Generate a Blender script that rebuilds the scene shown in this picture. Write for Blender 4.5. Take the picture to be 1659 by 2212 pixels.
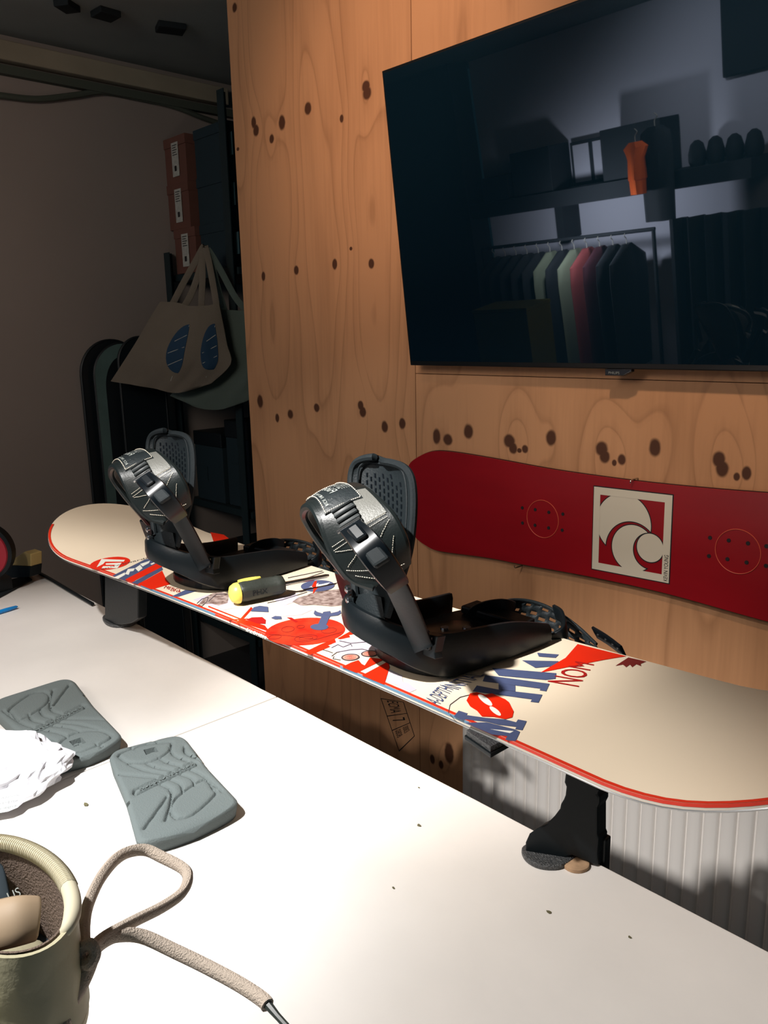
import bpy, bmesh, math, random
from mathutils import Vector, Matrix, noise
for o in list(bpy.data.objects): bpy.data.objects.remove(o)
S = bpy.context.scene
COL = S.collection
random.seed(7)
rad = math.radians

# ------------------------------------------------------------------ camera
CW, CH, FPX = 1659.0, 2212.0, 1746.35
YAW, PITCH, ROLL = rad(47.1126), rad(12.3808), rad(-1.21705)
CAM = Vector((0, 0, 1.47))
fw = Vector((-math.sin(YAW)*math.cos(PITCH), math.cos(YAW)*math.cos(PITCH), -math.sin(PITCH)))
r0 = Vector((math.cos(YAW), math.sin(YAW), 0))
u0 = r0.cross(fw)
rt = math.cos(ROLL)*r0 + math.sin(ROLL)*u0
up = -math.sin(ROLL)*r0 + math.cos(ROLL)*u0
cd = bpy.data.cameras.new('camera')
cam = bpy.data.objects.new('camera', cd); COL.objects.link(cam)
cd.sensor_fit = 'VERTICAL'; cd.sensor_height = 36.0
cd.lens = FPX/CH*36.0
cd.clip_start = 0.02
cam.matrix_world = Matrix(((rt.x, up.x, -fw.x, CAM.x), (rt.y, up.y, -fw.y, CAM.y), (rt.z, up.z, -fw.z, CAM.z), (0, 0, 0, 1)))
S.camera = cam

# ------------------------------------------------------------------ world, lights, exposure
w = bpy.data.worlds.new('world'); S.world = w; w.use_nodes = True
bg = w.node_tree.nodes['Background']; bg.inputs[0].default_value = (0.10, 0.30, 0.42, 1); bg.inputs[1].default_value = 0.13
S.view_settings.view_transform = 'Standard'
try: S.view_settings.look = 'None'
except Exception: pass
S.view_settings.exposure = 0.0; S.view_settings.gamma = 1.0
S.view_settings.use_curve_mapping = False

def spot(name, loc, target, power, color, angle, blend, size):
    l = bpy.data.lights.new(name, 'SPOT'); l.energy = power; l.color = color
    l.spot_size = rad(angle); l.spot_blend = blend; l.shadow_soft_size = size
    o = bpy.data.objects.new(name, l); COL.objects.link(o)
    o.location = loc; d = Vector(target) - Vector(loc)
    o.rotation_euler = d.to_track_quat('-Z', 'Y').to_euler()
    return o
LP = (-.80, -.38, 2.45)
spot('bench_spot', LP, (-.89, -.10, .5), 120, (1.0, .98, .955), 77.5, .3, .025)    # wide bench lamp
spot('bench_spot', LP, (-1.45, 1.05, .5), 26, (1.0, .97, .93), 55.6, .3, .025)
spot('bench_spot', LP, (-.85, 1.6, .12), 175, (1.0, .97, .94), 27, .9, .025)       # reaches under the board to the wall
spot('bench_spot', LP, (-.82, .20, .9), 180, (.92, .97, 1.0), 30, 1.0, .06)         # hot pool on the bench
spot('wall_spot', (-1.30, .45, 2.46), (-1.60, 1.6, 2.12), 42, (1.0, .68, .48), 62, 1.0, .04)
spot('wall_spot', (-.55, .45, 2.46), (-.65, 1.6, 1.62), 42, (1.0, .76, .56), 58, 1.0, .04)
spot('shop_spot', (-3.0, -1.2, 1.46), (-2.9, -2.0, 1.2), 90, (.80, .86, 1.0), 150, .9, .05)
spot('shop_spot', (-2.2, -.9, 2.4), (-2.2, -2.0, 1.9), 60, (.80, .86, 1.0), 100, 1.0, .08)
al = bpy.data.lights.new('room_fill', 'AREA'); al.energy = 26; al.color = (1.0, .90, .80); al.size = 1.0  # added fill light to lift the left wall and room, not an actual fitting
ao = bpy.data.objects.new('room_fill', al); COL.objects.link(ao); ao.location = (-1.2, -1.0, 2.45)
ao.rotation_euler = (Vector((-3.2, 1.3, 1.1)) - Vector(ao.location)).to_track_quat('-Z', 'Y').to_euler()

def sr(c):
    c = c/255.0
    return c/12.92 if c <= .04045 else ((c+.055)/1.055)**2.4
def rgb(r, g, b): return (sr(r), sr(g), sr(b), 1)

# ------------------------------------------------------------------ helpers placing image pixels in space: camera rays cast onto planes
def ray(x, y): return fw + ((x-829.5)/FPX)*rt - ((y-1106.0)/FPX)*up
def PZ(x, y, z): d = ray(x, y); return CAM + d*((z-CAM.z)/d.z)
def PY(x, y, Y): d = ray(x, y); return CAM + d*((Y-CAM.y)/d.y)
def PX(x, y, X): d = ray(x, y); return CAM + d*((X-CAM.x)/d.x)

# ------------------------------------------------------------------ materials
def mat(name, col, rough=.5, metal=0, spec=.5, var=0, vscale=8, bump=0, bscale=60, stretch=None, col2=None, coat=0, ior=None, trans=0):
    m = bpy.data.materials.new(name); m.use_nodes = True
    nt = m.node_tree; b = nt.nodes['Principled BSDF']
    b.inputs['Base Color'].default_value = col; b.inputs['Roughness'].default_value = rough
    b.inputs['Metallic'].default_value = metal; b.inputs['Specular IOR Level'].default_value = spec
    if coat: b.inputs['Coat Weight'].default_value = coat; b.inputs['Coat Roughness'].default_value = .12
    if ior: b.inputs['IOR'].default_value = ior
    if trans: b.inputs['Transmission Weight'].default_value = trans
    if var or bump or col2:
        tc = nt.nodes.new('ShaderNodeTexCoord'); mp = nt.nodes.new('ShaderNodeMapping')
        nt.links.new(tc.outputs['Object'], mp.inputs[0])
        if stretch: mp.inputs['Scale'].default_value = stretch
    if var or col2:
        n = nt.nodes.new('ShaderNodeTexNoise'); n.inputs['Scale'].default_value = vscale; n.inputs['Detail'].default_value = 6
        nt.links.new(mp.outputs[0], n.inputs['Vector'])
        r = nt.nodes.new('ShaderNodeMapRange'); r.inputs[1].default_value = .3; r.inputs[2].default_value = .7
        nt.links.new(n.outputs[0], r.inputs[0])
        mx = nt.nodes.new('ShaderNodeMix'); mx.data_type = 'RGBA'
        mx.inputs[6].default_value = col
        mx.inputs[7].default_value = col2 if col2 else tuple(c*(1-var) for c in col[:3])+(1,)
        nt.links.new(r.outputs[0], mx.inputs[0]); nt.links.new(mx.outputs[2], b.inputs['Base Color'])
    if bump:
        n2 = nt.nodes.new('ShaderNodeTexNoise'); n2.inputs['Scale'].default_value = bscale; n2.inputs['Detail'].default_value = 4
        nt.links.new(mp.outputs[0], n2.inputs['Vector'])
        bp = nt.nodes.new('ShaderNodeBump'); bp.inputs['Strength'].default_value = bump; bp.inputs['Distance'].default_value = .002
        nt.links.new(n2.outputs[0], bp.inputs['Height']); nt.links.new(bp.outputs[0], b.inputs['Normal'])
    return m

M = {}
M['bench'] = mat('bench_top', rgb(221, 215, 209), .42, var=.10, vscale=5, bump=.15, bscale=40)
M['bench_edge'] = mat('bench_edge', rgb(150, 140, 122), .7, var=.4, vscale=50)
M['black'] = mat('black_plastic', (.004, .0065, .008, 1), .40, spec=.25, bump=.08, bscale=200)
M['black_matte'] = mat('black_matte', (.008, .012, .014, 1), .7, spec=.25, bump=.2, bscale=300)
M['black_gloss'] = mat('black_gloss', (.003, .005, .007, 1), .28, spec=.28)
M['leather'] = mat('black_leather', (.009, .0125, .0125, 1), .36, spec=.26, bump=.12, bscale=420)
M['patch'] = mat('patch_leather', (.008, .013, .015, 1), .5, bump=.3, bscale=300)
M['perf'] = mat('perforated_leather', (.15, .15, .135, 1), .45, bump=.3, bscale=500)
M['ladder'] = mat('grey_ladder', (.03, .035, .036, 1), .45, spec=.3)
M['lining'] = mat('strap_lining', (.11, .095, .08, 1), .8, var=.4, vscale=60)
M['thread'] = mat('thread', rgb(225, 215, 195), .8)
M['print'] = mat('grey_print', rgb(150, 155, 150), .7)
M['steel'] = mat('steel', (.45, .45, .45, 1), .25, 1)
M['rubber'] = mat('charcoal_rubber', (.009, .013, .015, 1), .55, spec=.25, bump=.25, bscale=400)
M['deck'] = mat('cream_topsheet', rgb(240, 221, 194), .38, var=.03, vscale=6)
M['sidewall'] = mat('board_sidewall', rgb(216, 205, 190), .5)
M['redp'] = mat('red_print', rgb(226, 38, 8), .4)
M['redl'] = mat('red_edge_print', rgb(214, 48, 24), .4)
M['bluep'] = mat('slate_blue_print', rgb(78, 88, 122), .4, var=.1, vscale=120)
M['bluel'] = mat('light_blue_print', rgb(92, 132, 160), .4)
M['navyp'] = mat('navy_print', rgb(30, 38, 60), .4)
M['lilac'] = mat('lilac_print', rgb(196, 188, 198), .4)
M['whitep'] = mat('white_print', rgb(236, 232, 220), .4)
M['brownp'] = mat('brown_sketch_print', rgb(186, 166, 158), .45, col2=rgb(84, 58, 50), vscale=110)
M['linep'] = mat('dark_line_print', rgb(70, 62, 66), .45)
M['pinkp'] = mat('pink_print', rgb(226, 150, 130), .4)
M['planet'] = mat('red_planet_print', rgb(228, 62, 34), .4, col2=rgb(176, 26, 14), vscale=32)
M['crimson'] = mat('crimson_print', rgb(170, 24, 22), .4)
M['maroon'] = mat('maroon_print', rgb(118, 32, 30), .4)
M['eva'] = mat('grey_foam', rgb(96, 103, 102), .85, bump=.35, bscale=500, spec=.25)
M['paper'] = mat('white_paper', rgb(214, 212, 216), .8)
M['redboard'] = mat('crimson_base', rgb(158, 16, 28), .30, var=.12, vscale=5, stretch=(1, 1, 4))
M['rededge'] = mat('dark_board_edge', rgb(60, 30, 28), .4)
M['ring'] = mat('scuffed_ring', rgb(216, 96, 70), .5)
M['logo'] = mat('bone_print', rgb(226, 216, 196), .5)
M['ink'] = mat('black_ink', (.01, .01, .012, 1), .6)
M['yellow'] = mat('yellow_cap', rgb(238, 214, 96), .35)
M['olive'] = mat('dark_grip', (.022, .026, .02, 1), .55, bump=.2, bscale=200)
M['bezel'] = mat('bezel', (.006, .007, .008, 1), .3)
M['wallgrey'] = mat('grey_wall_paint', rgb(150, 138, 130), .9, var=.10, vscale=1.5)
M['ceil'] = mat('ceiling_paint', rgb(140, 146, 142), .95, var=.25, vscale=2)
M['trunk'] = mat('trunking', rgb(150, 140, 120), .8, var=.2, vscale=6)
M['cable'] = mat('cable_sheath', rgb(70, 76, 66), .7)
M['floor'] = mat('dark_floor', (.03, .03, .032, 1), .7, var=.3)
M['cotton'] = mat('cotton', rgb(112, 102, 88), .9, var=.12, vscale=10, bump=.5, bscale=300)
M['cotton2'] = mat('grey_cotton', rgb(80, 92, 84), .9, bump=.5, bscale=300)
M['leafblue'] = mat('blue_leaf_print', rgb(14, 52, 78), .8)
M['boxbrown'] = mat('brown_card', rgb(104, 66, 54), .85, var=.15)
M['boxdark'] = mat('dark_card', rgb(18, 40, 48), .85)
M['label'] = mat('paper_label', rgb(178, 178, 168), .8, var=.3, vscale=60)
M['label2'] = mat('dim_label', rgb(60, 92, 102), .8)
M['shelfm'] = mat('teal_steel', rgb(18, 36, 40), .6)
M['boardk'] = mat('black_board', (.004, .008, .011, 1), .5)
M['boardg'] = mat('grey_green_board_edge', rgb(92, 118, 114), .6, var=.3, vscale=8)
M['shoe'] = mat('sage_leather', rgb(204, 196, 164), .6, col2=rgb(184, 180, 150), vscale=9, bump=.2, bscale=120)
M['collar'] = mat('cream_ribbed_binding', rgb(226, 218, 190), .7)
M['shoelin'] = mat('mesh_lining', rgb(126, 108, 96), .9, bump=1.0, bscale=420)
M['shoein'] = mat('dark_lining', rgb(40, 52, 60), .9)
M['tongue'] = mat('tan_tongue', rgb(182, 158, 130), .6)
M['lace'] = mat('beige_lace', rgb(212, 196, 180), .85, bump=.8, bscale=600)
M['lacetip'] = mat('dark_aglet', (.04, .05, .045, 1), .4)
M['penblue'] = mat('blue_pen_plastic', rgb(10, 120, 190), .3)
M['felt'] = mat('red_felt', rgb(150, 22, 40), .7)
M['cork'] = mat('cork', rgb(186, 150, 116), .8, var=.4, vscale=90)
M['grit'] = mat('gritty_rubber', (.012, .014, .016, 1), .35, col2=(.10, .10, .10, 1), vscale=500, bump=1, bscale=500)
M['beige'] = mat('beige_plastic', rgb(186, 160, 100), .6)
M['ribwhite'] = mat('ribbed_white_plastic', rgb(232, 226, 220), .45)
M['shopwall'] = mat('shop_wall_paint', rgb(205, 208, 220), .9)
M['shopdark'] = mat('shop_dark', (.012, .016, .02, 1), .8)
M['orange'] = mat('orange_cloth', rgb(255, 110, 20), .8)
M['pinkc'] = mat('pink_cloth', rgb(140, 66, 66), .9)
M['maroonc'] = mat('maroon_cloth', rgb(70, 32, 42), .9)
M['sagec'] = mat('pale_green_cloth', rgb(120, 130, 108), .9)
M['olivec'] = mat('olive_card', rgb(120, 112, 20), .9)
M['chip'] = mat('debris', rgb(92, 86, 60), .9)

def plywood(name, knots, seed, base=(206, 152, 110), dark=(158, 112, 78), knotc=(86, 54, 38), ring=9.0):
    """procedural knotty pine ply; knots = (x, z, rx, rz) in metres on the wall plane"""
    m = bpy.data.materials.new(name); m.use_nodes = True
    nt = m.node_tree; N = nt.nodes; L = nt.links; b = N['Principled BSDF']
    b.inputs['Roughness'].default_value = .55; b.inputs['Specular IOR Level'].default_value = .25
    tc = N.new('ShaderNodeNewGeometry')
    def math_(op, a, c=None, v=None, v2=None):
        n = N.new('ShaderNodeMath'); n.operation = op
        if isinstance(a, (int, float)): n.inputs[0].default_value = a
        else: L.new(a, n.inputs[0])
        if c is not None:
            if isinstance(c, (int, float)): n.inputs[1].default_value = c
            else: L.new(c, n.inputs[1])
        return n.outputs[0]
    wob = N.new('ShaderNodeTexNoise'); wob.inputs['Scale'].default_value = 30; L.new(tc.outputs['Position'], wob.inputs['Vector'])
    wobv = math_('MULTIPLY', math_('SUBTRACT', wob.outputs[0], .5), .45)
    kmax = None; bend = None
    for (x, z, rx, rz) in knots:
        s = N.new('ShaderNodeVectorMath'); s.operation = 'SUBTRACT'; L.new(tc.outputs['Position'], s.inputs[0]); s.inputs[1].default_value = (x, 0, z)
        t = N.new('ShaderNodeVectorMath'); t.operation = 'MULTIPLY'; L.new(s.outputs[0], t.inputs[0]); t.inputs[1].default_value = (1/rx, 0, 1/rz)
        l = N.new('ShaderNodeVectorMath'); l.operation = 'LENGTH'; L.new(t.outputs[0], l.inputs[0])
        d = math_('ADD', l.outputs['Value'], wobv)
        mr = N.new('ShaderNodeMapRange'); mr.interpolation_type = 'SMOOTHSTEP'
        mr.inputs[1].default_value = 1.25; mr.inputs[2].default_value = .75; L.new(d, mr.inputs[0])
        kmax = mr.outputs[0] if kmax is None else math_('MAXIMUM', kmax, mr.outputs[0])
        t2 = N.new('ShaderNodeVectorMath'); t2.operation = 'MULTIPLY'; L.new(s.outputs[0], t2.inputs[0]); t2.inputs[1].default_value = (24, 0, 9)
        l2 = N.new('ShaderNodeVectorMath'); l2.operation = 'LENGTH'; L.new(t2.outputs[0], l2.inputs[0])
        g = math_('DIVIDE', .9, math_('ADD', 1.0, math_('POWER', l2.outputs['Value'], 2.0)))
        bend = g if bend is None else math_('ADD', bend, g)
    mp = N.new('ShaderNodeMapping'); mp.inputs['Location'].default_value = (seed*3.1, 0, seed*1.7); mp.inputs['Scale'].default_value = (4.6, 1, .62)
    L.new(tc.outputs['Position'], mp.inputs[0])
    n1 = N.new('ShaderNodeTexNoise'); n1.inputs['Scale'].default_value = 1.0; n1.inputs['Detail'].default_value = 1.6; n1.inputs['Roughness'].default_value = .35
    L.new(mp.outputs[0], n1.inputs['Vector'])
    f = math_('MULTIPLY', n1.outputs[0], ring)
    if bend is not None: f = math_('ADD', f, bend)
    fr = math_('FRACT', f)
    cr = N.new('ShaderNodeValToRGB'); e = cr.color_ramp.elements
    e[0].position = 0; e[0].color = (0, 0, 0, 1); e[1].position = 1; e[1].color = (.1, .1, .1, 1)
    for p, v in ((.45, .12), (.78, .38), (.88, .95), (.93, .2)):
        q = e.new(p); q.color = (v, v, v, 1)
    L.new(fr, cr.inputs[0])
    mp2 = N.new('ShaderNodeMapping'); mp2.inputs['Scale'].default_value = (90, 1, 5); L.new(tc.outputs['Position'], mp2.inputs[0])
    n2 = N.new('ShaderNodeTexNoise'); n2.inputs['Scale'].default_value = 1; n2.inputs['Detail'].default_value = 3; L.new(mp2.outputs[0], n2.inputs['Vector'])
    mp3 = N.new('ShaderNodeMapping'); mp3.inputs['Scale'].default_value = (5, 1, 2.0); mp3.inputs['Location'].default_value = (seed, 0, 3); L.new(tc.outputs['Position'], mp3.inputs[0])
    n3 = N.new('ShaderNodeTexNoise'); n3.inputs['Scale'].default_value = 1; L.new(mp3.outputs[0], n3.inputs['Vector'])
    fac = math_('ADD', math_('MULTIPLY', cr.outputs[0], .55), math_('MULTIPLY', math_('SUBTRACT', n2.outputs[0], .5), .55))
    fac = math_('ADD', fac, math_('MULTIPLY', math_('SUBTRACT', n3.outputs[0], .5), .9))
    cl = N.new('ShaderNodeClamp'); L.new(fac, cl.inputs[0])
    mx = N.new('ShaderNodeMix'); mx.data_type = 'RGBA'; mx.inputs[6].default_value = rgb(*base); mx.inputs[7].default_value = rgb(*dark)
    L.new(cl.outputs[0], mx.inputs[0]); out = mx.outputs[2]
    if kmax is not None:
        m2 = N.new('ShaderNodeMix'); m2.data_type = 'RGBA'; m2.inputs[7].default_value = rgb(*knotc)
        L.new(out, m2.inputs[6]); L.new(kmax, m2.inputs[0]); out = m2.outputs[2]
    L.new(out, b.inputs['Base Color'])
    return m

# ------------------------------------------------------------------ mesh helpers
def tag(o, label=None, cat=None, group=None, kind=None):
    if label: o['label'] = label
    if cat: o['category'] = cat
    if group: o['group'] = group
    if kind: o['kind'] = kind
    return o
def empty(name, loc, label=None, cat=None, group=None):
    o = bpy.data.objects.new(name, None); COL.objects.link(o); o.location = loc; o.empty_display_size = .02
    return tag(o, label, cat, group)
def wloc(p):
    v = Vector((0, 0, 0))
    while p is not None: v += Vector(p.location); p = p.parent
    return v
def link(name, me, m, parent=None, loc=None):
    """vertices are in world coordinates; they are shifted into the parent's frame"""
    for mm in (m if isinstance(m, (list, tuple)) else [m]): me.materials.append(mm)
    o = bpy.data.objects.new(name, me); COL.objects.link(o)
    if parent is not None:
        o.parent = parent; me.transform(Matrix.Translation(-wloc(parent)))
    elif loc is not None:
        me.transform(Matrix.Translation(-Vector(loc))); o.location = loc
    return o
class MB:
    def __init__(s): s.v = []; s.f = []; s.mi = []
    def add(s, vs, fs, mi=0):
        n = len(s.v); s.v += [tuple(v) for v in vs]; s.f += [tuple(i+n for i in f) for f in fs]; s.mi += [mi]*len(fs)
        return s
    def box(s, a, b, mi=0):
        x0, y0, z0 = a; x1, y1, z1 = b
        return s.add([(x0, y0, z0), (x1, y0, z0), (x1, y1, z0), (x0, y1, z0), (x0, y0, z1), (x1, y0, z1), (x1, y1, z1), (x0, y1, z1)],
              [(0, 3, 2, 1), (4, 5, 6, 7), (0, 1, 5, 4), (1, 2, 6, 5), (2, 3, 7, 6), (3, 0, 4, 7)], mi)
    def obox(s, c, ax, ay, az, mi=0):
        c = Vector(c); ax = Vector(ax); ay = Vector(ay); az = Vector(az)
        vs = [c + i*ax + j*ay + k*az for k in (-1, 1) for j in (-1, 1) for i in (-1, 1)]
        return s.add(vs, [(0, 2, 3, 1), (4, 5, 7, 6), (0, 1, 5, 4), (1, 3, 7, 5), (3, 2, 6, 7), (2, 0, 4, 6)], mi)
    def prism(s, pts, off, mi=0):
        """closed 3-D outline extruded by vector off"""
        n = len(pts); off = Vector(off); p = [Vector(q) for q in pts]
        vs = p + [q+off for q in p]
        return s.add(vs, [tuple(range(n))[::-1], tuple(range(n, 2*n))] + [(i, (i+1) % n, n+(i+1) % n, n+i) for i in range(n)], mi)
    def tube(s, pts, r, k=10, closed=False, mi=0, flat=None):
        p = [Vector(q) for q in pts]; n = len(p)
        R = r if isinstance(r, (list, tuple)) else [r]*n
        rings = []; prev = None
        for i in range(n):
            a = p[i-1] if (i > 0 or closed) else p[i]; c = p[(i+1) % n] if (i < n-1 or closed) else p[i]
            t = (c-a).normalized()
            if prev is None:
                h = Vector((0, 0, 1)) if abs(t.z) < .9 else Vector((1, 0, 0))
                nn = (h - t*h.dot(t)).normalized()
            else: nn = (prev - t*prev.dot(t)).normalized()
            prev = nn; bb = t.cross(nn)
            rings.append([p[i] + R[i]*(math.cos(2*math.pi*j/k)*nn + math.sin(2*math.pi*j/k)*bb*(flat or 1)) for j in range(k)])
        vs = [q for rr in rings for q in rr]; fs = []
        for i in range(n if closed else n-1):
            for j in range(k):
                a = i*k+j; b2 = i*k+(j+1) % k; c = ((i+1) % n)*k+(j+1) % k; d = ((i+1) % n)*k+j
                fs.append((a, b2, c, d))
        if not closed: fs += [tuple(range(k))[::-1], tuple(range((n-1)*k, n*k))]
        return s.add(vs, fs, mi)
    def strap(s, pts, side, w, t, mi=0):
        """flat band swept along pts, side = width direction"""
        p = [Vector(q) for q in pts]; n = len(p); vs = []
        for i in range(n):
            a = p[max(0, i-1)]; c = p[min(n-1, i+1)]; T = (c-a).normalized()
            sd = Vector(side[i] if isinstance(side, list) else side); sd = (sd - T*sd.dot(T)).normalized(); nn = T.cross(sd)
            ww = (w[i] if isinstance(w, list) else w)/2
            for (x, y) in ((-1, -.6), (-.9, -1), (.9, -1), (1, -.6), (1, .6), (.9, 1), (-.9, 1), (-1, .6)):
                vs.append(p[i] + sd*ww*x + nn*t/2*y)
        fs = []; k = 8
        for i in range(n-1):
            for j in range(k): fs.append((i*k+j, i*k+(j+1) % k, (i+1)*k+(j+1) % k, (i+1)*k+j))
        fs += [tuple(range(k))[::-1], tuple(range((n-1)*k, n*k))]
        return s.add(vs, fs, mi)
    def lathe(s, c, axis, prof, k=28, mi=0):
        """prof = (distance along axis, radius)"""
        c = Vector(c); ax = Vector(axis).normalized(); h = Vector((0, 0, 1)) if abs(ax.z) < .9 else Vector((1, 0, 0))
        e1 = (h - ax*h.dot(ax)).normalized(); e2 = ax.cross(e1); vs = []
        for (d, r) in prof:
            for j in range(k): a = 2*math.pi*j/k; vs.append(c + ax*d + r*(math.cos(a)*e1 + math.sin(a)*e2))
        fs = []
        for i in range(len(prof)-1):
            for j in range(k): fs.append((i*k+j, i*k+(j+1) % k, (i+1)*k+(j+1) % k, (i+1)*k+j))
        fs += [tuple(range(k))[::-1], tuple(range((len(prof)-1)*k, len(prof)*k))]
        return s.add(vs, fs, mi)
    def slab(s, grid, th, mi=0):
        """grid[i][j] surface points -> closed shell thickened along its normals"""
        ni = len(grid); nj = len(grid[0]); P = [[Vector(q) for q in row] for row in grid]
        Nn = [[None]*nj for _ in range(ni)]
        for i in range(ni):
            for j in range(nj):
                a = P[min(ni-1, i+1)][j] - P[max(0, i-1)][j]; b2 = P[i][min(nj-1, j+1)] - P[i][max(0, j-1)]
                n = a.cross(b2); Nn[i][j] = n.normalized() if n.length > 1e-12 else Vector((0, 0, 1))
        vs = [P[i][j] + Nn[i][j]*th/2 for i in range(ni) for j in range(nj)] + [P[i][j] - Nn[i][j]*th/2 for i in range(ni) for j in range(nj)]
        o = ni*nj; fs = []
        for i in range(ni-1):
            for j in range(nj-1):
                a, b2, c, d = i*nj+j, (i+1)*nj+j, (i+1)*nj+j+1, i*nj+j+1
                fs.append((a, b2, c, d)); fs.append((o+a, o+d, o+c, o+b2))
        for i in range(ni-1):
            for j in (0, nj-1):
                a, b2 = i*nj+j, (i+1)*nj+j
                fs.append((a, o+a, o+b2, b2) if j == 0 else (a, b2, o+b2, o+a))
        for j in range(nj-1):
            for i in (0, ni-1):
                a, b2 = i*nj+j, i*nj+j+1
                fs.append((a, b2, o+b2, o+a) if i == 0 else (a, o+a, o+b2, b2))
        return s.add(vs, fs, mi)
    def build(s, name, m, parent=None, smooth=False, bevel=0, loc=None, subsurf=0, auto=None):
        me = bpy.data.meshes.new(name); me.from_pydata(s.v, [], s.f); me.update()
        bm = bmesh.new(); bm.from_mesh(me); bmesh.ops.recalc_face_normals(bm, faces=bm.faces); bm.to_mesh(me); bm.free()
        for i, p in enumerate(me.polygons): p.material_index = s.mi[i] if i < len(s.mi) else 0
        o = link(name, me, m, parent, loc)
        if smooth: me.shade_smooth()
        if auto or (smooth and subsurf == 0):
            try: me.set_sharp_from_angle(angle=rad(auto or 40))
            except Exception: pass
        if bevel:
            b = o.modifiers.new('bevel', 'BEVEL'); b.width = bevel; b.segments = 2; b.limit_method = 'ANGLE'; b.angle_limit = rad(40)
        if subsurf:
            b = o.modifiers.new('subsurf', 'SUBSURF'); b.levels = subsurf; b.render_levels = subsurf
        return o

def catmull(P, n=8, closed=False):
    P = [Vector(p) for p in P]; out = []; m = len(P)
    for i in range(m if closed else m-1):
        p1 = P[i]; p2 = P[(i+1) % m]
        p0 = P[i-1] if (i > 0 or closed) else p1; p3 = P[(i+2) % m] if (i < m-2 or closed) else p2
        for k in range(n):
            t = k/n
            out.append(.5*((2*p1) + (-p0+p2)*t + (2*p0-5*p1+4*p2-p3)*t*t + (-p0+3*p1-3*p2+p3)*t**3))
    if not closed: out.append(P[-1])
    return out

_txt = {}
def text2d(s):
    """outline font -> flat triangles, normalised to a unit box"""
    if s in _txt: return _txt[s]
    c = bpy.data.curves.new('t', 'FONT'); c.body = s; c.resolution_u = 3
    o = bpy.data.objects.new('t', c); COL.objects.link(o)
    dg = bpy.context.evaluated_depsgraph_get(); me = bpy.data.meshes.new_from_object(o.evaluated_get(dg))
    vs = [v.co.copy() for v in me.vertices]; fs = [tuple(p.vertices) for p in me.polygons]
    bpy.data.objects.remove(o); bpy.data.curves.remove(c); bpy.data.meshes.remove(me)
    x0 = min(v.x for v in vs); x1 = max(v.x for v in vs); y0 = min(v.y for v in vs); y1 = max(v.y for v in vs)
    vs = [((v.x-x0)/(x1-x0), (v.y-y0)/(y1-y0)) for v in vs]
    _txt[s] = (vs, fs); return _txt[s]
def text_mb(mb, s, fn, mi=0):
    vs, fs = text2d(s); return mb.add([fn(u, v) for u, v in vs], fs, mi)
def quad(a, b, c, d):
    a, b, c, d = map(Vector, (a, b, c, d))   # bottom-left, bottom-right, top-right, top-left
    return lambda u, v: (a*(1-u)+b*u)*(1-v) + (d*(1-u)+c*u)*v

# ================================================================== SETTING
D = 1.6
def kn(px, py, rx, ry):
    p = PY(px, py, D); q = PY(px+rx, py, D); r = PY(px, py+ry, D)
    return (p.x, p.z, max(.003, abs(q.x-p.x)), max(.004, abs(p.z-r.z)))
KL = [kn(*k) for k in ((507, 16, 5, 11), (790, 186, 8, 12), (793, 202, 9, 14), (665, 234, 7, 14), (738, 256, 4, 9), (548, 265, 5, 13), (553, 282, 6, 13), (609, 265, 7, 16), (587, 300, 5, 10),
     (514, 322, 3, 4), (723, 571, 5, 12), (802, 570, 6, 11), (640, 584, 5, 10), (569, 597, 4, 10), (758, 537, 3, 4), (562, 867, 6, 14), (599, 903, 4, 9), (627, 895, 6, 10),
     (684, 881, 6, 9), (779, 876, 6, 10), (784, 890, 7, 11), (831, 922, 7, 12), (869, 915, 7, 12))]
KR = [kn(*k) for k in ((943, 943, 8, 16), (967, 950, 10, 12), (1012, 932, 10, 16), (1100, 953, 12, 15), (1108, 968, 9, 12), (1122, 973, 5, 5), (1134, 970, 7, 9), (1190, 946, 11, 17),
     (1300, 970, 13, 16), (1306, 986, 11, 14), (1327, 1000, 5, 7), (1343, 993, 9, 12), (1415, 967, 13, 19), (1553, 993, 14, 17), (1560, 1012, 14, 18), (1591, 1030, 7, 9), (1613, 1022, 10, 15), (970, 1627, 10, 22), (934, 1640, 5, 10), (953, 1652, 5, 9))]
xe = -2.404; xs = -1.584; zj = PY(1300, 818, D).z
xr = PY(1003, 1650, D).x
wall = empty('wall_back', (xe, D, 0)); wall['kind'] = 'structure'
MB().box((xe, D, 0.02), (xs-.0012, D+.018, 2.52)).build('plywood_panel', plywood('plywood_left', KL, 1.0), wall)
pr = plywood('plywood_right', KR, 4.0, ring=5.0)
MB().box((xs+.0012, D, zj+.0008), (1.2, D+.018, 2.52)).build('plywood_panel', pr, wall)
MB().box((xs+.0012, D, .02), (1.2, D+.018, zj-.0008)).build('plywood_panel', pr, wall)
MB().box((xe+.002, D+.019, 0), (1.2, D+.07, 2.52)).build('stud_backing', M['black_matte'], wall)
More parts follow.
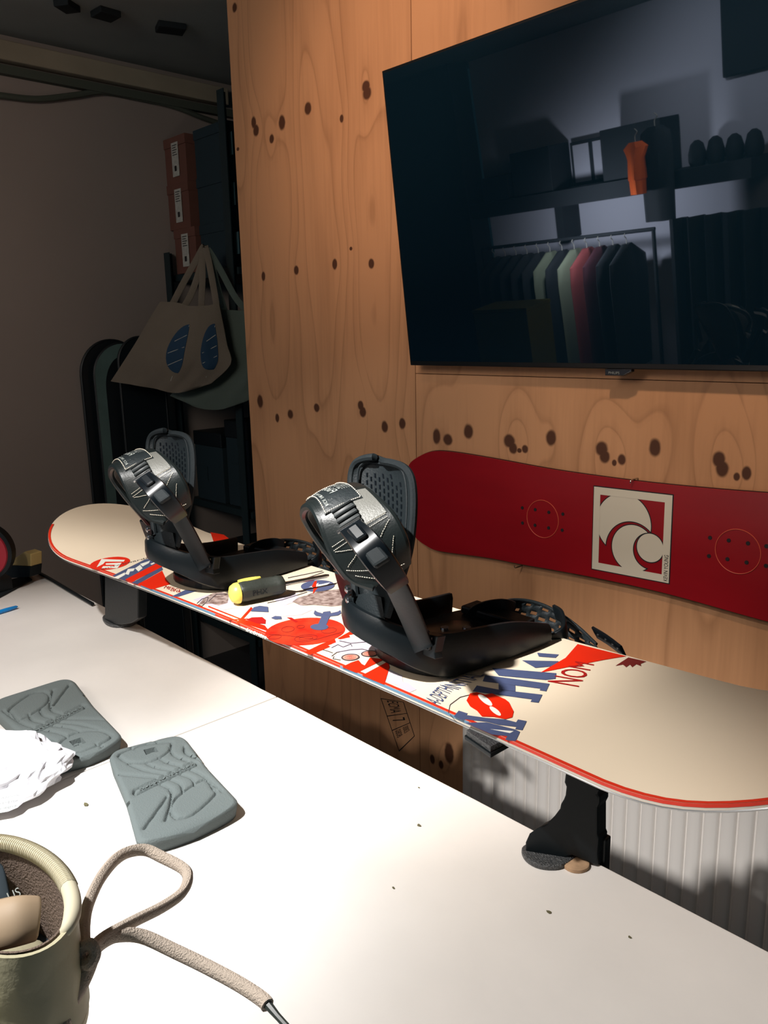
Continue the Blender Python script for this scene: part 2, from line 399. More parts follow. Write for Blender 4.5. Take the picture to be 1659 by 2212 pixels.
# stamped builder's marks low on the plywood
mb = MB()
def wq(a, b, c, d): return quad(*[PY(x, y, D-.0006) for x, y in (a, b, c, d)])
f = wq((822, 1508), (862, 1624), (896, 1590), (872, 1516))
for (u0_, v0_, u1_, v1_) in ((0, 0, 1, .03), (0, .97, 1, 1), (0, 0, .015, 1), (.33, 0, .345, 1), (.6, 0, .615, 1), (.98, 0, 1, 1)):
    mb.add([f(u0_, v0_), f(u1_, v0_), f(u1_, v1_), f(u0_, v1_)], [(0, 1, 2, 3)])
text_mb(mb, 'ECMA', lambda u, v: f(.03+.26*u, .25+.5*v)); text_mb(mb, '7', lambda u, v: f(.42+.08*u, .2+.6*v)); text_mb(mb, '0808', lambda u, v: f(.64+.14*u, .15+.3*v)); text_mb(mb, '0003', lambda u, v: f(.64+.14*u, .55+.3*v))
mb.build('stamp_print', M['ink'], wall)

# white ribbed sheet below
rib = empty('trim_1', (xr, D, 0)); rib['kind'] = 'structure'
pitch = .0372; x = xr; zt_ = .72
MB().box((xr, D-.004, .02), (1.2, D-.0005, zt_)).build('backing_sheet', M['ribwhite'], rib)
first = None
while x < .2:
    if first is None:
        prof = [(x, D-.0045), (x+.002, D-.009), (x+.006, D-.012), (x+pitch-.010, D-.012), (x+pitch-.006, D-.009), (x+pitch-.004, D-.0045)]
        first = MB().prism([(a, b, .02) for a, b in prof], (0, 0, zt_-.02)).build('rib', M['ribwhite'], rib, smooth=True, auto=50)
        x_first = x
    else:
        c = first.copy(); COL.objects.link(c); c.location.x = first.location.x + (x-x_first)
    x += pitch

lw = MB().box((-3.30, .55, 0), (-3.2, 4.2, 2.56)).build('wall_left', M['wallgrey']); lw['kind'] = 'structure'
fl = MB().box((-5.2, -2.3, -.1), (1.4, 4.2, 0)).build('floor', M['floor']); fl['kind'] = 'structure'
ce = empty('ceiling', (-3.2, 1, 2.53)); ce['kind'] = 'structure'
MB().box((-5.2, -2.3, 2.53), (1.4, 4.2, 2.6)).build('ceiling_slab', M['ceil'], ce)
fw_ = MB().box((-3.2, 4.1, 0), (1.4, 4.2, 2.53)).build('wall_far', M['wallgrey']); fw_['kind'] = 'structure'
# slots in the ceiling
for (a, b) in (((128, 8), (160, 4)), ((205, 17), (250, 30)), ((338, 50), (398, 58))):
    p = PZ(*a, 2.53); q = PZ(*b, 2.53); m_ = (p+q)/2; d = (q-p)/2; s_ = Vector((-d.y, d.x, 0)).normalized()*.035
    MB().obox((m_.x, m_.y, 2.520), d, s_, (0, 0, .0098)).build('ceiling_slot', M['black_matte'], ce, bevel=.003)
# trunking along the left wall
tr = empty('trim_2', (-3.2, 1, 2.42)); tr['kind'] = 'structure'
MB().box((-3.199, .56, 2.435), (-3.15, 2.08, 2.500)).build('cable_trunking', M['trunk'], tr, bevel=.004)
MB().box((-3.199, .56, 2.395), (-3.17, 4.0, 2.425)).build('shade_strip', M['cable'], tr)  # dark strip standing in for the shade beneath the trunking
pts = catmull([PX(x, y, -3.185) for x, y in ((-60, 200), (0, 206), (80, 214), (160, 206), (225, 198), (300, 212), (370, 228), (440, 255), (500, 275))], 8)
cbl = MB().tube(pts, .011, 8).build('wall_cable', M['cable'], None, smooth=True, loc=tuple(pts[0]))
tag(cbl, 'dim grey cable sagging along the left wall under the trunking', 'cable')

# ================================================================== WORKBENCH
bt = .90
xl = -2.02; yb = .697
bench = empty('workbench', (-1, .3, 0), 'white topped workbench with a joint across it under the mounted snowboard', 'workbench')
jA = PZ(600, 1504, bt); 
xj = jA.x
def slabtop(x0a, x0b, x1a, x1b):   # a at y=-.25, b at y=yb
    ya = -.02
    mb = MB(); n = 24; pts = []
    for i in range(n+1):
        t = i/n; x_ = x0b+(x1b-x0b)*t
        pts.append((x_, yb + .0012*noise.noise((x_*40, 3, 1)) , bt-.036))
    pts = [(x0a, ya, bt-.036)] + pts + [(x1a, ya, bt-.036)]
    return mb.prism(pts, (0, 0, .036))
jB = PZ(375, 1591, bt); sl = (jB.x-jA.x)/(jB.y-jA.y); xja = jA.x + sl*(-.02-yb)
slabtop(xl, xl, xja-.0009, xj-.0009).build('table_top', M['bench'], bench, bevel=.0015)
slabtop(xja+.0009, xj+.0009, 1.0, 1.0).build('table_top', M['bench'], bench, bevel=.0015)
for (x_, y_) in ((-1.95, .60), (-.95, .60), (.9, .60), (-1.95, .09), (.9, .09)):
    MB().box((x_-.03, y_-.03, 0), (x_+.03, y_+.03, bt-.0365)).build('leg', M['bench_edge'], bench)
# chips and crumbs lying on the bench
for i, (px, py, s_) in enumerate(((905, 1784, .0035), (850, 1919, .002), (1186, 1972, .003), (186, 1739, .004), (1360, 2025, .002), (905, 1702, .0015))):
    p = PZ(px, py, bt); mb = MB(); k = 6
    ring_ = [(p.x+s_*math.cos(a*math.pi/3)*random.uniform(.6, 1.4), p.y+.6*s_*math.sin(a*math.pi/3)*random.uniform(.6, 1.4), bt+.0002) for a in range(k)]
    mb.prism(ring_, (0, 0, s_*.35))
    o = mb.build('debris_crumb', M['chip'], None, loc=(p.x, p.y, bt))
    tag(o, ['larger olive crumb on the bench right of the front foam pad', 'speck on the bench below the larger olive crumb', 'brown crumb on the bench below the black clamp foot', 'dark shaving on the bench between paper and front foam pad',
        'tiny speck on the bench near its bottom right', 'tiny speck on the bench just under the snowboard edge'][i], 'debris', 'crumbs scattered on the bench')

# ================================================================== WHITE SNOWBOARD
zb = 1.075; TH = .0065
cxb, hl = -.885, .80          # centre and half length
def axisY(X): return .7135 + .022*(X-cxb)
def halfw(s):                  # s = distance from centre
    a = abs(s)
    if a <= .60: return .1265 + .0185*(a/.60)**2
    t = (a-.60)/(hl-.60)
    return .145*max(0, 1-t**2.35)**.5
def rise(s):
    a = abs(s)
    if s > 0:
        r_ = 1.9*max(0, s-.525)**2
        return r_/math.sqrt(1+(r_/.12)**2)
    return 0 if a < .56 else .050*((a-.56)/(hl-.56))**2
XS = [cxb + s_ for s_ in [-hl*math.cos(math.pi*i/90) for i in range(91)]]
top = []; 
rows = []
for X in XS:
    s_ = X-cxb; hw = halfw(s_); z = zb+rise(s_)
    rows.append([(X - .022*0, axisY(X)+hw*math.sin(math.pi/2*v/8), z) for v in range(-8, 9)])
board = empty('snowboard', (cxb, axisY(cxb), zb), 'cream snowboard with red and blue graphics lying level above the bench', 'snowboard')
mb = MB()
nr = len(rows); nc = 17
vs = [p for r_ in rows for p in r_] + [(p[0], p[1], p[2]-TH) for r_ in rows for p in r_]
O = nr*nc; fs = []
for i in range(nr-1):
    for j in range(nc-1):
        a, b_, c, d = i*nc+j, i*nc+j+1, (i+1)*nc+j+1, (i+1)*nc+j
        fs.append((a, b_, c, d)); fs.append((O+a, O+d, O+c, O+b_))
mb.add(vs, fs, 0)
side = []
for i in range(nr-1):
    for j in (0, nc-1):
        a, b_ = i*nc+j, (i+1)*nc+j
        side.append((a, b_, O+b_, O+a))
mb.f += side; mb.mi += [1]*len(side)
bo = mb.build('deck', [M['deck'], M['sidewall']], board, smooth=True, auto=50)
def onboard(X, off, dz=.0004):   # off from near edge inward (m)
    s_ = X-cxb; hw = halfw(s_); return Vector((X, axisY(X)-hw+min(off, 2*hw), zb+rise(s_)+dz))
def offrow(d, dz):
    """outline of the near edge pushed inward by d"""
    out = []
    P = [Vector((X, axisY(X)-halfw(X-cxb), 0)) for X in XS]
    for i, X in enumerate(XS):
        a = P[max(0, i-1)]; c = P[min(len(P)-1, i+1)]; t = (c-a).normalized(); n = Vector((-t.y, t.x, 0))
        q = P[i]+n*d; out.append(Vector((q.x, q.y, zb+rise(X-cxb)+dz)))
    return out
def edge_strip(name, x0, x1, d0, d1, m, dz=.0004):
    A = offrow(d0, dz); B = offrow(d1, dz); mb = MB(); vs = []; fs = []
    idx = [i for i, X in enumerate(XS) if x0 <= X <= x1]
    for i in idx: vs += [A[i], B[i]]
    for k in range(len(idx)-1): fs.append((2*k, 2*k+1, 2*k+3, 2*k+2))
    return mb.add(vs, fs).build(name, m, board)
edge_strip('red_edge_band', -1.64, -.10, .0002, .0046, M['redl'], .0004)
def side_strip(name, x0, x1, m, out=.0003, h=.0034):
    A = offrow(-out, .0003); mb = MB(); idx = [i for i, X in enumerate(XS) if x0 <= X <= x1]; vs = []
    for i in idx: vs += [A[i], A[i]-Vector((0, 0, h))]
    return mb.add(vs, [(2*k, 2*k+1, 2*k+3, 2*k+2) for k in range(len(idx)-1)]).build(name, m, board)
side_strip('red_side_band', -1.64, -.10, M['redl'])
side_strip('blue_side_band', -1.23, -.99, M['bluel'], .0006)
side_strip('blue_side_band', -.74, -.49, M['bluel'], .0006)
# steel edge round the base
ring_ = [(X, axisY(X)-halfw(X-cxb)-.0006, zb+rise(X-cxb)-TH) for X in XS] + [(X, axisY(X)+halfw(X-cxb)+.0006, zb+rise(X-cxb)-TH) for X in reversed(XS[1:-1])]
MB().tube(ring_, .0011, 6, closed=True).build('metal_edge', M['steel'], board, smooth=True)

LV = [0]
def decal(parts, name, m, lvl=1, stuff=False):
    """flat print on the topsheet: parts = list of pixel outlines measured on the deck plane"""
    z = zb+.0003+.00012*lvl
    if stuff:
        mb = MB()
        for poly in parts: mb.add([PZ(x, y, z) for x, y in poly], [tuple(range(len(poly)))])
        return tag(mb.build(name, m, board), kind='stuff')
    for k, poly in enumerate(parts): MB().add([PZ(x, y, z+k*.00001) for x, y in poly], [tuple(range(len(poly)))]).build(name, m, board)
def zz(ox, oy, sc): return lambda pts: [(ox+x/sc, oy+y/sc) for x, y in pts]
def ell(cx_, cy_, rx, ry, rot=0, n=28, a0=0, a1=360):
    out = []
    for i in range(n):
        a = rad(a0+(a1-a0)*i/n); x_ = rx*math.cos(a); y_ = ry*math.sin(a); c, s_ = math.cos(rad(rot)), math.sin(rad(rot))
        out.append((cx_+x_*c-y_*s_, cy_+x_*s_+y_*c))
    return out
def line(a, b, w_):
    dx, dy = b[0]-a[0], b[1]-a[1]; l = math.hypot(dx, dy) or 1; nx, ny = -dy/l*w_/2, dx/l*w_/2
    return [(a[0]+nx, a[1]+ny), (b[0]+nx, b[1]+ny), (b[0]-nx, b[1]-ny), (a[0]-nx, a[1]-ny)]
def poly_line(pts, w_): return [line(pts[i], pts[i+1], w_) for i in range(len(pts)-1)]
A3 = zz(100, 900, 2.765); B3 = zz(400, 1140, 3.606); C5 = zz(860, 1240, 2.765)
# lilac shading patches
decal([B3([(60, 560), (180, 520), (330, 560), (420, 620), (300, 640), (160, 600)]), B3([(680, 640), (760, 600), (900, 600), (990, 640), (900, 680), (760, 690)]), B3([(690, 560), (850, 500), (900, 560), (760, 610)]),
       B3([(1150, 880), (1300, 850), (1480, 880), (1500, 960), (1300, 990), (1130, 960)]), B3([(1560, 1200), (1590, 1100), (1690, 1150), (1700, 1240)]), B3([(560, 780), (640, 760), (640, 830)]),
       C5([(0, 640), (60, 650), (110, 690), (60, 712), (0, 690)])], 'lilac_print', M['lilac'], 0)
decal([A3(p) for p in ([(395, 950), (590, 852), (655, 842), (672, 872), (470, 980)], [(508, 993), (690, 897), (697, 914), (545, 1000)])] + [A3([(745, 1075), (830, 1035), (900, 1040), (790, 1075)])], 'slate_stripe', M['bluep'])
decal([A3(ell(380, 876, 122, 36, -8))] + [A3(p) for p in ([(470, 973), (664, 873), (690, 880), (692, 897), (512, 987)], [(548, 1000), (692, 920), (715, 970), (742, 1000), (628, 1032)])]
      + [A3([(980, 690), (1060, 705), (1100, 735), (1000, 750)])], 'red_shape', M['redp'])
decal([A3(p) for p in ([(300, 900), (330, 850), (470, 855), (462, 866), (352, 866), (340, 880)], [(355, 876), (450, 872), (425, 905), (330, 905), (340, 893), (405, 892), (412, 885), (355, 885)],
       [(470, 940), (488, 910), (530, 905), (520, 922), (500, 925), (492, 945)], [(530, 905), (560, 885), (575, 905), (550, 925)], [(560, 880), (620, 860), (612, 875), (575, 895)], [(620, 880), (660, 862), (655, 872), (630, 885)], [(400, 962), (470, 930), (470, 945), (430, 968)])], 'white_stroke', M['whitep'], 2)
mb = MB(); z2 = zb+.0006
text_mb(mb, 'MERCI', quad(*[PZ(*p, z2) for p in A3([(700, 1025), (790, 1045), (800, 1030), (715, 1008)])])); text_mb(mb, 'DE LA', quad(*[PZ(*p, z2) for p in A3([(740, 1040), (800, 1052), (806, 1040), (750, 1026)])]))
mb.build('red_lettering', M['crimson'], board)
mb = MB(); text_mb(mb, 'snowboards', quad(*[PZ(*p, z2) for p in A3([(330, 915), (610, 845), (606, 838), (322, 908)])]))
mb.build('small_lettering', M['linep'], board)
# middle artwork
decal([B3([(100, 600), (150, 545), (215, 510), (290, 500), (340, 520), (330, 585), (260, 605), (200, 590)]), B3([(835, 575), (880, 545), (960, 520), (1000, 500), (1270, 470), (1270, 600), (1140, 612), (1000, 600), (900, 605)])], 'sketched_shading', M['brownp'])
ln = []
for p in ([(90, 590), (130, 555), (180, 540), (170, 575), (130, 610), (100, 600)], [(180, 575), (240, 520), (330, 515)], [(1040, 940), (1110, 960), (1150, 975)], [(1140, 1000), (1180, 970), (1290, 950), (1380, 945), (1480, 970)],
          [(640, 585), (760, 560), (950, 500)], [(780, 450), (1080, 345)], [(800, 390), (1070, 335)], [(1140, 935), (1190, 910), (1230, 930), (1290, 905), (1300, 925)], [(1200, 880), (1290, 900), (1400, 890), (1500, 860)], [(1160, 1000), (1150, 1020), (1210, 1030)],
          [(760, 480), (900, 500), (1260, 410)]):
    ln += [B3(q) for q in poly_line(p, 5)]
for p in ([(300, 830), (310, 780), (370, 735), (430, 720)], [(310, 840), (330, 860)]): ln += [C5(q) for q in poly_line(p, 4)]
decal(ln, 'sketch_lines', M['linep'], 2, True)
decal([B3(q) for q in (line((180, 612), (660, 800), 9), line((330, 718), (490, 710), 7), line((520, 622), (405, 748), 18), [(410, 700), (620, 760), (660, 812), (430, 735)])] + [B3(p) for p in (
       [(930, 968), (1060, 905), (1165, 865), (1175, 892), (1110, 915), (1130, 925), (1000, 980), (970, 988)], [(1185, 862), (1290, 803), (1340, 822), (1275, 835), (1285, 852), (1210, 868)],
       [(1220, 1085), (1290, 1050), (1350, 1030), (1375, 1060), (1398, 1072), (1440, 1010), (1550, 1025), (1335, 1130)], [(1375, 1150), (1578, 1042), (1592, 1085), (1550, 1222)])]
      + [C5(p) for p in ([(95, 150), (168, 170), (140, 192), (110, 186)], [(335, 240), (362, 222), (422, 246), (378, 284)], [(525, 285), (560, 280), (610, 296), (560, 302)], [(1072, 418), (1362, 490), (1228, 512), (850, 588), (1000, 500)])], 'red_shape', M['redp'], 2)
decal([B3(ell(935, 808, 312, 106, -4, 40))], 'red_planet', M['planet'], 1)
pl = []
for (cx_, cy_, rx, ry) in ((800, 790, 50, 22), (940, 860, 90, 26), (940, 860, 55, 15), (1120, 800, 60, 20), (700, 850, 50, 16), (900, 770, 30, 12)):
    e_ = ell(cx_, cy_, rx, ry, -6, 20); pl += [B3(q) for q in poly_line(e_+[e_[0]], 3)]
pl += [B3(q) for q in poly_line([(650, 830), (800, 840), (1020, 870), (1230, 810)], 3)]
decal(pl, 'planet_contours', M['maroon'], 3, True)
decal([B3([(790, 698), (830, 700), (880, 730), (860, 738)]), B3([(475, 715), (520, 698), (600, 695), (628, 718), (625, 748), (560, 746)])], 'dark_red_shape', M['crimson'], 3)
decal([B3(p) for p in ([(510, 650), (535, 618), (580, 607), (645, 615), (650, 656)], [(668, 702), (700, 686), (748, 690), (752, 710), (700, 714)], [(1030, 765), (1075, 655), (1130, 648), (1135, 672), (1095, 765), (1050, 775)],
       [(1000, 668), (1010, 642), (1030, 655), (1075, 668), (1060, 690), (1015, 684)], [(1120, 668), (1190, 652), (1210, 640), (1215, 665), (1190, 682), (1125, 690)], ell(1045, 772, 70, 25, 0))] + [B3(ell(1032, 452, 132, 44, -3))], 'slate_shape', M['bluep'], 4)
decal([B3(ell(1040, 452, 60, 10, -8)), B3([(1060, 440), (1130, 425), (1100, 448)]), B3([(960, 465), (1040, 430), (1030, 450)])], 'white_swirl', M['whitep'], 5)
decal([B3([(1005, 420), (1025, 412), (1020, 460), (1040, 455), (995, 515), (1000, 465), (985, 460)])], 'red_bolt', M['redp'], 6)
gg = []
for (cx_, cy_, rx, ry) in ((1287, 1008, 72, 27), (1437, 980, 68, 25)):
    gg.append(B3(ell(cx_, cy_, rx, ry, -3)))
decal(gg, 'goggle_rim', M['linep'], 3)
decal([B3(ell(1287, 1008, 60, 20, -3)), B3(ell(1437, 980, 56, 18, -3))], 'goggle_lens', M['pinkp'], 4)
gl = []
for (cx_, cy_) in ((1287, 1008), (1437, 980)):
    for k in (1, 2, 3):
        e_ = ell(cx_, cy_, 14*k, 4.6*k, -3, 16); gl += [B3(q) for q in poly_line(e_+[e_[0]], 2.2)]
decal(gl, 'lens_rings', M['crimson'], 5, True)
# lettering towards the nose
decal([C5(p) for p in ([(362, 815), (415, 832), (408, 842), (520, 858), (640, 868), (705, 885), (716, 868), (768, 878), (742, 932), (700, 926), (706, 912), (600, 900), (530, 882), (400, 868), (380, 872), (332, 850)],
       [(400, 888), (530, 885), (600, 903), (700, 928), (728, 942), (702, 998), (640, 990), (652, 968), (560, 958)],
       [(520, 603), (905, 655), (884, 700), (845, 694), (850, 684), (505, 640)], [(470, 665), (600, 690), (862, 720), (838, 768), (790, 762), (800, 748), (445, 700)], [(600, 652), (700, 666), (700, 700), (600, 689)],
       [(560, 560), (945, 592), (940, 625), (880, 632), (600, 606)], [(740, 515), (960, 520), (930, 550), (820, 560)], [(830, 470), (960, 480), (940, 500), (840, 492)])], 'slate_letter', M['bluep'], 2)
decal([C5([(550, 926), (668, 950), (690, 938)])], 'letter_gap', M['whitep'], 3)
decal([C5([(408, 755), (430, 712), (470, 705), (520, 720), (560, 712), (640, 748), (662, 765), (690, 820), (682, 855), (640, 866), (570, 852), (500, 850), (470, 815), (430, 790)])], 'red_lips', M['redp'], 3)
decal([C5(ell(520, 752, 52, 17, 38)), C5(ell(580, 818, 42, 14, 38))], 'lips_gap', M['whitep'], 4)
mb = MB()
text_mb(mb, 'NOM', quad(*[PZ(*p, zb+.0007) for p in C5([(1080, 674), (1172, 540), (1060, 520), (888, 640)])])); mb.build('crimson_letters', M['crimson'], board)
mb = MB(); text_mb(mb, 'A-DEPTH', quad(*[PZ(*p, zb+.0007) for p in C5([(240, 790), (330, 690), (250, 660), (160, 745)])])); text_mb(mb, 'INITIAL', quad(*[PZ(*p, zb+.0007) for p in C5([(360, 690), (520, 600), (420, 590), (260, 665)])])); mb.build('slate_small_letters', M['bluep'], board)
decal([C5([(1298, 548), (1375, 498), (1482, 522), (1448, 536), (1452, 550), (1422, 538), (1398, 556), (1384, 540), (1362, 556), (1342, 540)])], 'maroon_crown', M['maroon'], 2)
mb = MB(); text_mb(mb, 'SALOMON', quad(*[PZ(*p, zb+.0012) for p in [(531, 1363), (573, 1381), (575, 1374), (534, 1356)]])); mb.build('white_edge_lettering', M['whitep'], board)

# ================================================================== BINDINGS
def make_binding():
    R0 = Vector((-.64, .70, zb))
    root = empty('snowboard_binding', R0, None, 'binding')
    def Lc(x, y, z): return R0 + Vector((x, y, z))
    # baseplate and disc
    ol = catmull([(-.085, -.045, 0), (-.088, .06, 0), (-.075, .125, 0), (-.02, .14, 0), (.04, .125, 0), (.055, .05, 0), (.04, -.045, 0), (-.02, -.07, 0)], 5, True)
    MB().prism([Lc(p.x, p.y, .0008) for p in ol], (0, 0, .014)).build('baseplate', M['black'], root, bevel=.002)
    MB().lathe(Lc(-.015, .03, .0148), (0, 0, 1), [(0, .05), (.004, .05), (.006, .045), (.006, .0)][:3], 32).build('mounting_disc', M['black_gloss'], root, smooth=True)
    for (a, b_) in ((-.035, .03), (.005, .03), (-.015, .01), (-.015, .05)):
        MB().lathe(Lc(a, b_, .0209), (0, 0, 1), [(0, .006), (.002, .0055)], 12).build('screw', M['steel'], root)
    # heel loop with both side rails
    path = [Vector(p) for p in ((-.102, .115, 0), (-.106, .05, 0), (-.107, -.01, 0), (-.103, -.05, 0), (-.088, -.088, 0), (-.06, -.108, 0), (-.03, -.112, 0), (.0, -.104, 0), (.028, -.08, 0), (.042, -.045, 0), (.048, .0, 0), (.055, .06, 0), (.058, .125, 0))]
    zl = [(.0008, .034), (.0008, .038), (.012, .05), (.034, .074), (.046, .084), (.050, .086), (.046, .082), (.036, .075), (.016, .064), (.001, .056), (.001, .052), (.001, .045), (.001, .026)]
    pp = catmull(path, 6); zz_ = catmull([Vector((a, b_, 0)) for a, b_ in zl], 6)
    g = MB(); vs = []; fs = []; K = 8
    for i, p in enumerate(pp):
        a = pp[max(0, i-1)]; c = pp[min(len(pp)-1, i+1)]; t = (c-a).normalized(); n = Vector((t.y, -t.x, 0))
        lo, hi = zz_[i].x, zz_[i].y; h = hi-lo
        for (o_, zf) in ((-.003, .02), (.001, 0), (.005, .06), (.007, .35), (.006, .8), (.002, 1), (-.003, 1), (-.005, .8)):
            vs.append(R0 + p + n*o_ + Vector((0, 0, lo+h*zf)))
    for i in range(len(pp)-1):
        for j in range(K): fs.append((i*K+j, i*K+(j+1) % K, (i+1)*K+(j+1) % K, (i+1)*K+j))
    fs += [tuple(range(K))[::-1], tuple(range((len(pp)-1)*K, len(pp)*K))]
    hl_ = g.add(vs, fs).build('heel_loop', M['black'], root, smooth=True, auto=45)
    # two slots in the loop
    for (px, py) in ((788, 1349), (801, 1355)):
        p = PY(px, py, .5885); MB().obox(p, (.0045, .0012, -.002), (0, .002, 0), (0.0005, 0, .005)).build('slot', M['black_gloss'], hl_, bevel=.001)
    # ladder side plate and square window on the near rail
    P_ = [(868, 1330), (893, 1395), (905, 1412), (940, 1425), (938, 1410), (945, 1375), (912, 1368), (890, 1345)]
    a = .618
    MB().prism([PY(x, y, a) for x, y in P_], (.004, .010, 0)).build('side_plate', M['black'], root, bevel=.0012)
    fr = MB()
    q = [PY(x, y, a-.001) for x, y in ((905, 1370), (932, 1376), (928, 1403), (902, 1398))]
    for i in range(4): fr.tube([q[i], q[(i+1) % 4]], .0016, 6)
    fr.build('square_frame', M['black_gloss'], root, smooth=True)
    MB().prism([PY(x, y, a-.0006) for x, y in ((908, 1374), (928, 1379), (925, 1399), (906, 1395))], (0, .0005, 0)).build('window', M['perf'], root)
    # ---------- highback: curved shell with a raised rim and ridges
    L_ = [(1335, 778, 838), (1290, 768, 852), (1240, 764, 870), (1190, 762, 884), (1140, 760, 891), (1090, 758, 894), (1055, 758, 893), (1030, 759, 889), (1012, 764, 880), (1001, 773, 866), (995, 788, 848), (992.5, 806, 832)]
    def hb(u, k, dy=0):
        y, xa, xb = L_[k]; xc = (xa+xb)/2; hw_ = (xb-xa)/2; t = (1335-y)/343.0
        Yc = .612 + .045*t
        return PY(xc+u*hw_, y + 5*u*t, Yc + dy - .016*(u*u)*(1-.25*t))
    grid = [[hb(u/8, k) for u in range(-8, 9)] for k in range(len(L_))]
    hbk = MB().slab(grid, .006).build('highback', M['rubber'], root, smooth=True, auto=60)
    edge = [grid[k][0] for k in range(1, len(L_))] + [grid[-1][j] for j in range(2, 15, 2)] + [grid[k][-1] for k in range(len(L_)-1, 0, -1)]
    MB().tube(catmull(edge, 3), .0046, 8).build('rim', M['black_matte'], hbk, smooth=True)
    inner = [hb(-.78, k, -.005) for k in range(2, 9)] + [hb(u, 9, -.005) for u in (-.6, -.3, 0, .3, .6)] + [hb(.78, k, -.005) for k in range(8, 1, -1)]
    MB().tube(catmull(inner, 3), .0014, 6).build('inner_line', M['black_matte'], hbk, smooth=True)
    mb = MB()
    def hbf(u, y):
        for k in range(len(L_)-1):
            if L_[k][0] >= y >= L_[k+1][0]:
                t = (L_[k][0]-y)/(L_[k][0]-L_[k+1][0]); return hb(u, k)*(1-t)+hb(u, k+1)*t
    for ci in range(11):
        u = -.68+.136*ci
        for ri in range(9):
            y = 1022+16*ri+(8 if ci % 2 else 0)
            if y > 1155 or (ri == 0 and abs(u) > .5): continue
            a_ = hbf(u, y); b_ = hbf(u, y+9)
            if a_ is None or b_ is None: continue
            d = Vector((0, -.0034, 0)); mb.obox((a_+b_)/2+d, (.0011, 0, 0), (0, .0008, 0), (b_-a_)*.5)
    tag(mb.build('ridges', M['black_gloss'], hbk), kind='stuff')
    # fan shaped foot of the highback
    MB().slab([[PY(758, 1288, .612), PY(775, 1285, .606), PY(800, 1282, .604), PY(826, 1290, .606)], [PY(756, 1310, .610), PY(776, 1312, .600), PY(804, 1316, .598), PY(832, 1330, .602)], [PY(752, 1330, .610), PY(776, 1334, .598), PY(806, 1342, .595), PY(838, 1352, .6)]], .005).build('highback_foot', M['rubber'], root, smooth=True)
    for (x_, y_) in ((755, 1272), (757, 1295)): MB().lathe(PY(x_, y_, .595), (-.4, -1, 0), [(0, .005), (.004, .005), (.0055, .003)], 14).build('bolt', M['steel'], root, smooth=True)
    # ---------- ankle strap: padded arch
    lip = [(748, 1246, .630), (722, 1212, .605), (694, 1176, .590), (670, 1140, .578), (657, 1113, .566), (661, 1096, .552), (676, 1096, .541), (694, 1128, .535), (714, 1182, .535), (736, 1222, .54), (765, 1252, .55), (808, 1268, .562)]
    rear = [(800, 1196, .650), (775, 1150, .643), (752, 1105, .636), (740, 1076, .628), (744, 1060, .616), (757, 1050, .603), (784, 1056, .593), (814, 1080, .587), (842, 1108, .583), (862, 1140, .583), (876, 1175, .587), (880, 1216, .596)]
    A_ = catmull([PY(*p) for p in lip], 5); B_ = catmull([PY(*p) for p in rear], 5); ns = len(A_)
    cen = sum(A_, Vector())/ns*.5 + sum(B_, Vector())/ns*.5
    def rb(s_, t, off=0):
        s_ = max(0, min(ns-1.001, s_*5)); i = int(s_); f_ = s_-i
        a_ = A_[i]*(1-f_)+A_[i+1]*f_; b_ = B_[i]*(1-f_)+B_[i+1]*f_; p = a_*(1-t)+b_*t
        T = (A_[i+1]-A_[i])*(1-t) + (B_[i+1]-B_[i])*t; n = T.cross(b_-a_)
        n.normalize()
        m_ = A_[ns//2]*.5+B_[ns//2]*.5
        if n.dot(m_-cen) * rb.sg < 0 and i == ns//2: pass
        puff = .004*math.sin(math.pi*t)
        return p + n*rb.sg*(off+puff)
    rb.sg = 1
    tst = rb(6, .5, .02)-rb(6, .5, 0)
    if tst.dot(rb(6, .5, 0)-cen) < 0: rb.sg = -1
    rb.n = None
    grid = [[rb(i/5, j/8) for j in range(9)] for i in range(ns)]
    pad = MB().slab(grid, .009).build('ankle_strap', M['leather'], root, smooth=True, auto=75)
    gl_ = [[rb(i/5, .04+.92*j/6, -.0055) for j in range(7)] for i in range(ns)]
    MB().slab(gl_, .003).build('strap_lining', M['lining'], pad, smooth=True, auto=75)
    MB().tube([rb(i/5, .0) for i in range(ns)], .0052, 8).build('front_piping', M['leather'], pad, smooth=True)
    MB().tube([rb(i/5, 1.0) for i in range(ns)], .0046, 8).build('rear_piping', M['leather'], pad, smooth=True)
    def patchgrid(s0, s1, t0, t1, off, n=8, m=4): return [[rb(s0+(s1-s0)*i/n, t0+(t1-t0)*j/m, off) for j in range(m+1)] for i in range(n+1)]
    MB().slab(patchgrid(7.55, 9.2, .72, .98, .0048), .0012).build('perforated_panel', M['perf'], pad, smooth=True) if False else None
    MB().slab(patchgrid(6.35, 8.0, .62, .97, .0050), .0012).build('perforated_panel', M['perf'], pad, smooth=True)
    MB().slab(patchgrid(4.6, 6.9, .10, .80, .0056), .0016).build('logo_patch', M['patch'], pad, smooth=True)
    # lettering on the patch
    mb = MB()
    def pf(s0, s1, t0, t1): return lambda u, v: rb(s0+(s1-s0)*v, t0+(t1-t0)*u, .0069)
    text_mb(mb, 'Ride', lambda u, v: rb(5.35+.75*(1-u)*1.0, .36+.16*v, .0069)); text_mb(mb, 'RIDE SNOWBOARDS', lambda u, v: rb(5.0+1.6*(1-u), .17+.06*v, .0069)); text_mb(mb, 'EST 92', lambda u, v: rb(5.5+.5*(1-u), .55+.04*v, .0069))
    for k in range(4): text_mb(mb, 'snowboards since', lambda u, v, k=k: rb(5.2+.9*(1-u), .60+.045*k+.03*v, .0069))
    for (a_, b_) in ((.33, .335), (.27, .275)): mb.add([rb(5.2, a_, .0069), rb(6.4, a_, .0069), rb(6.4, b_, .0069), rb(5.2, b_, .0069)], [(0, 1, 2, 3)])
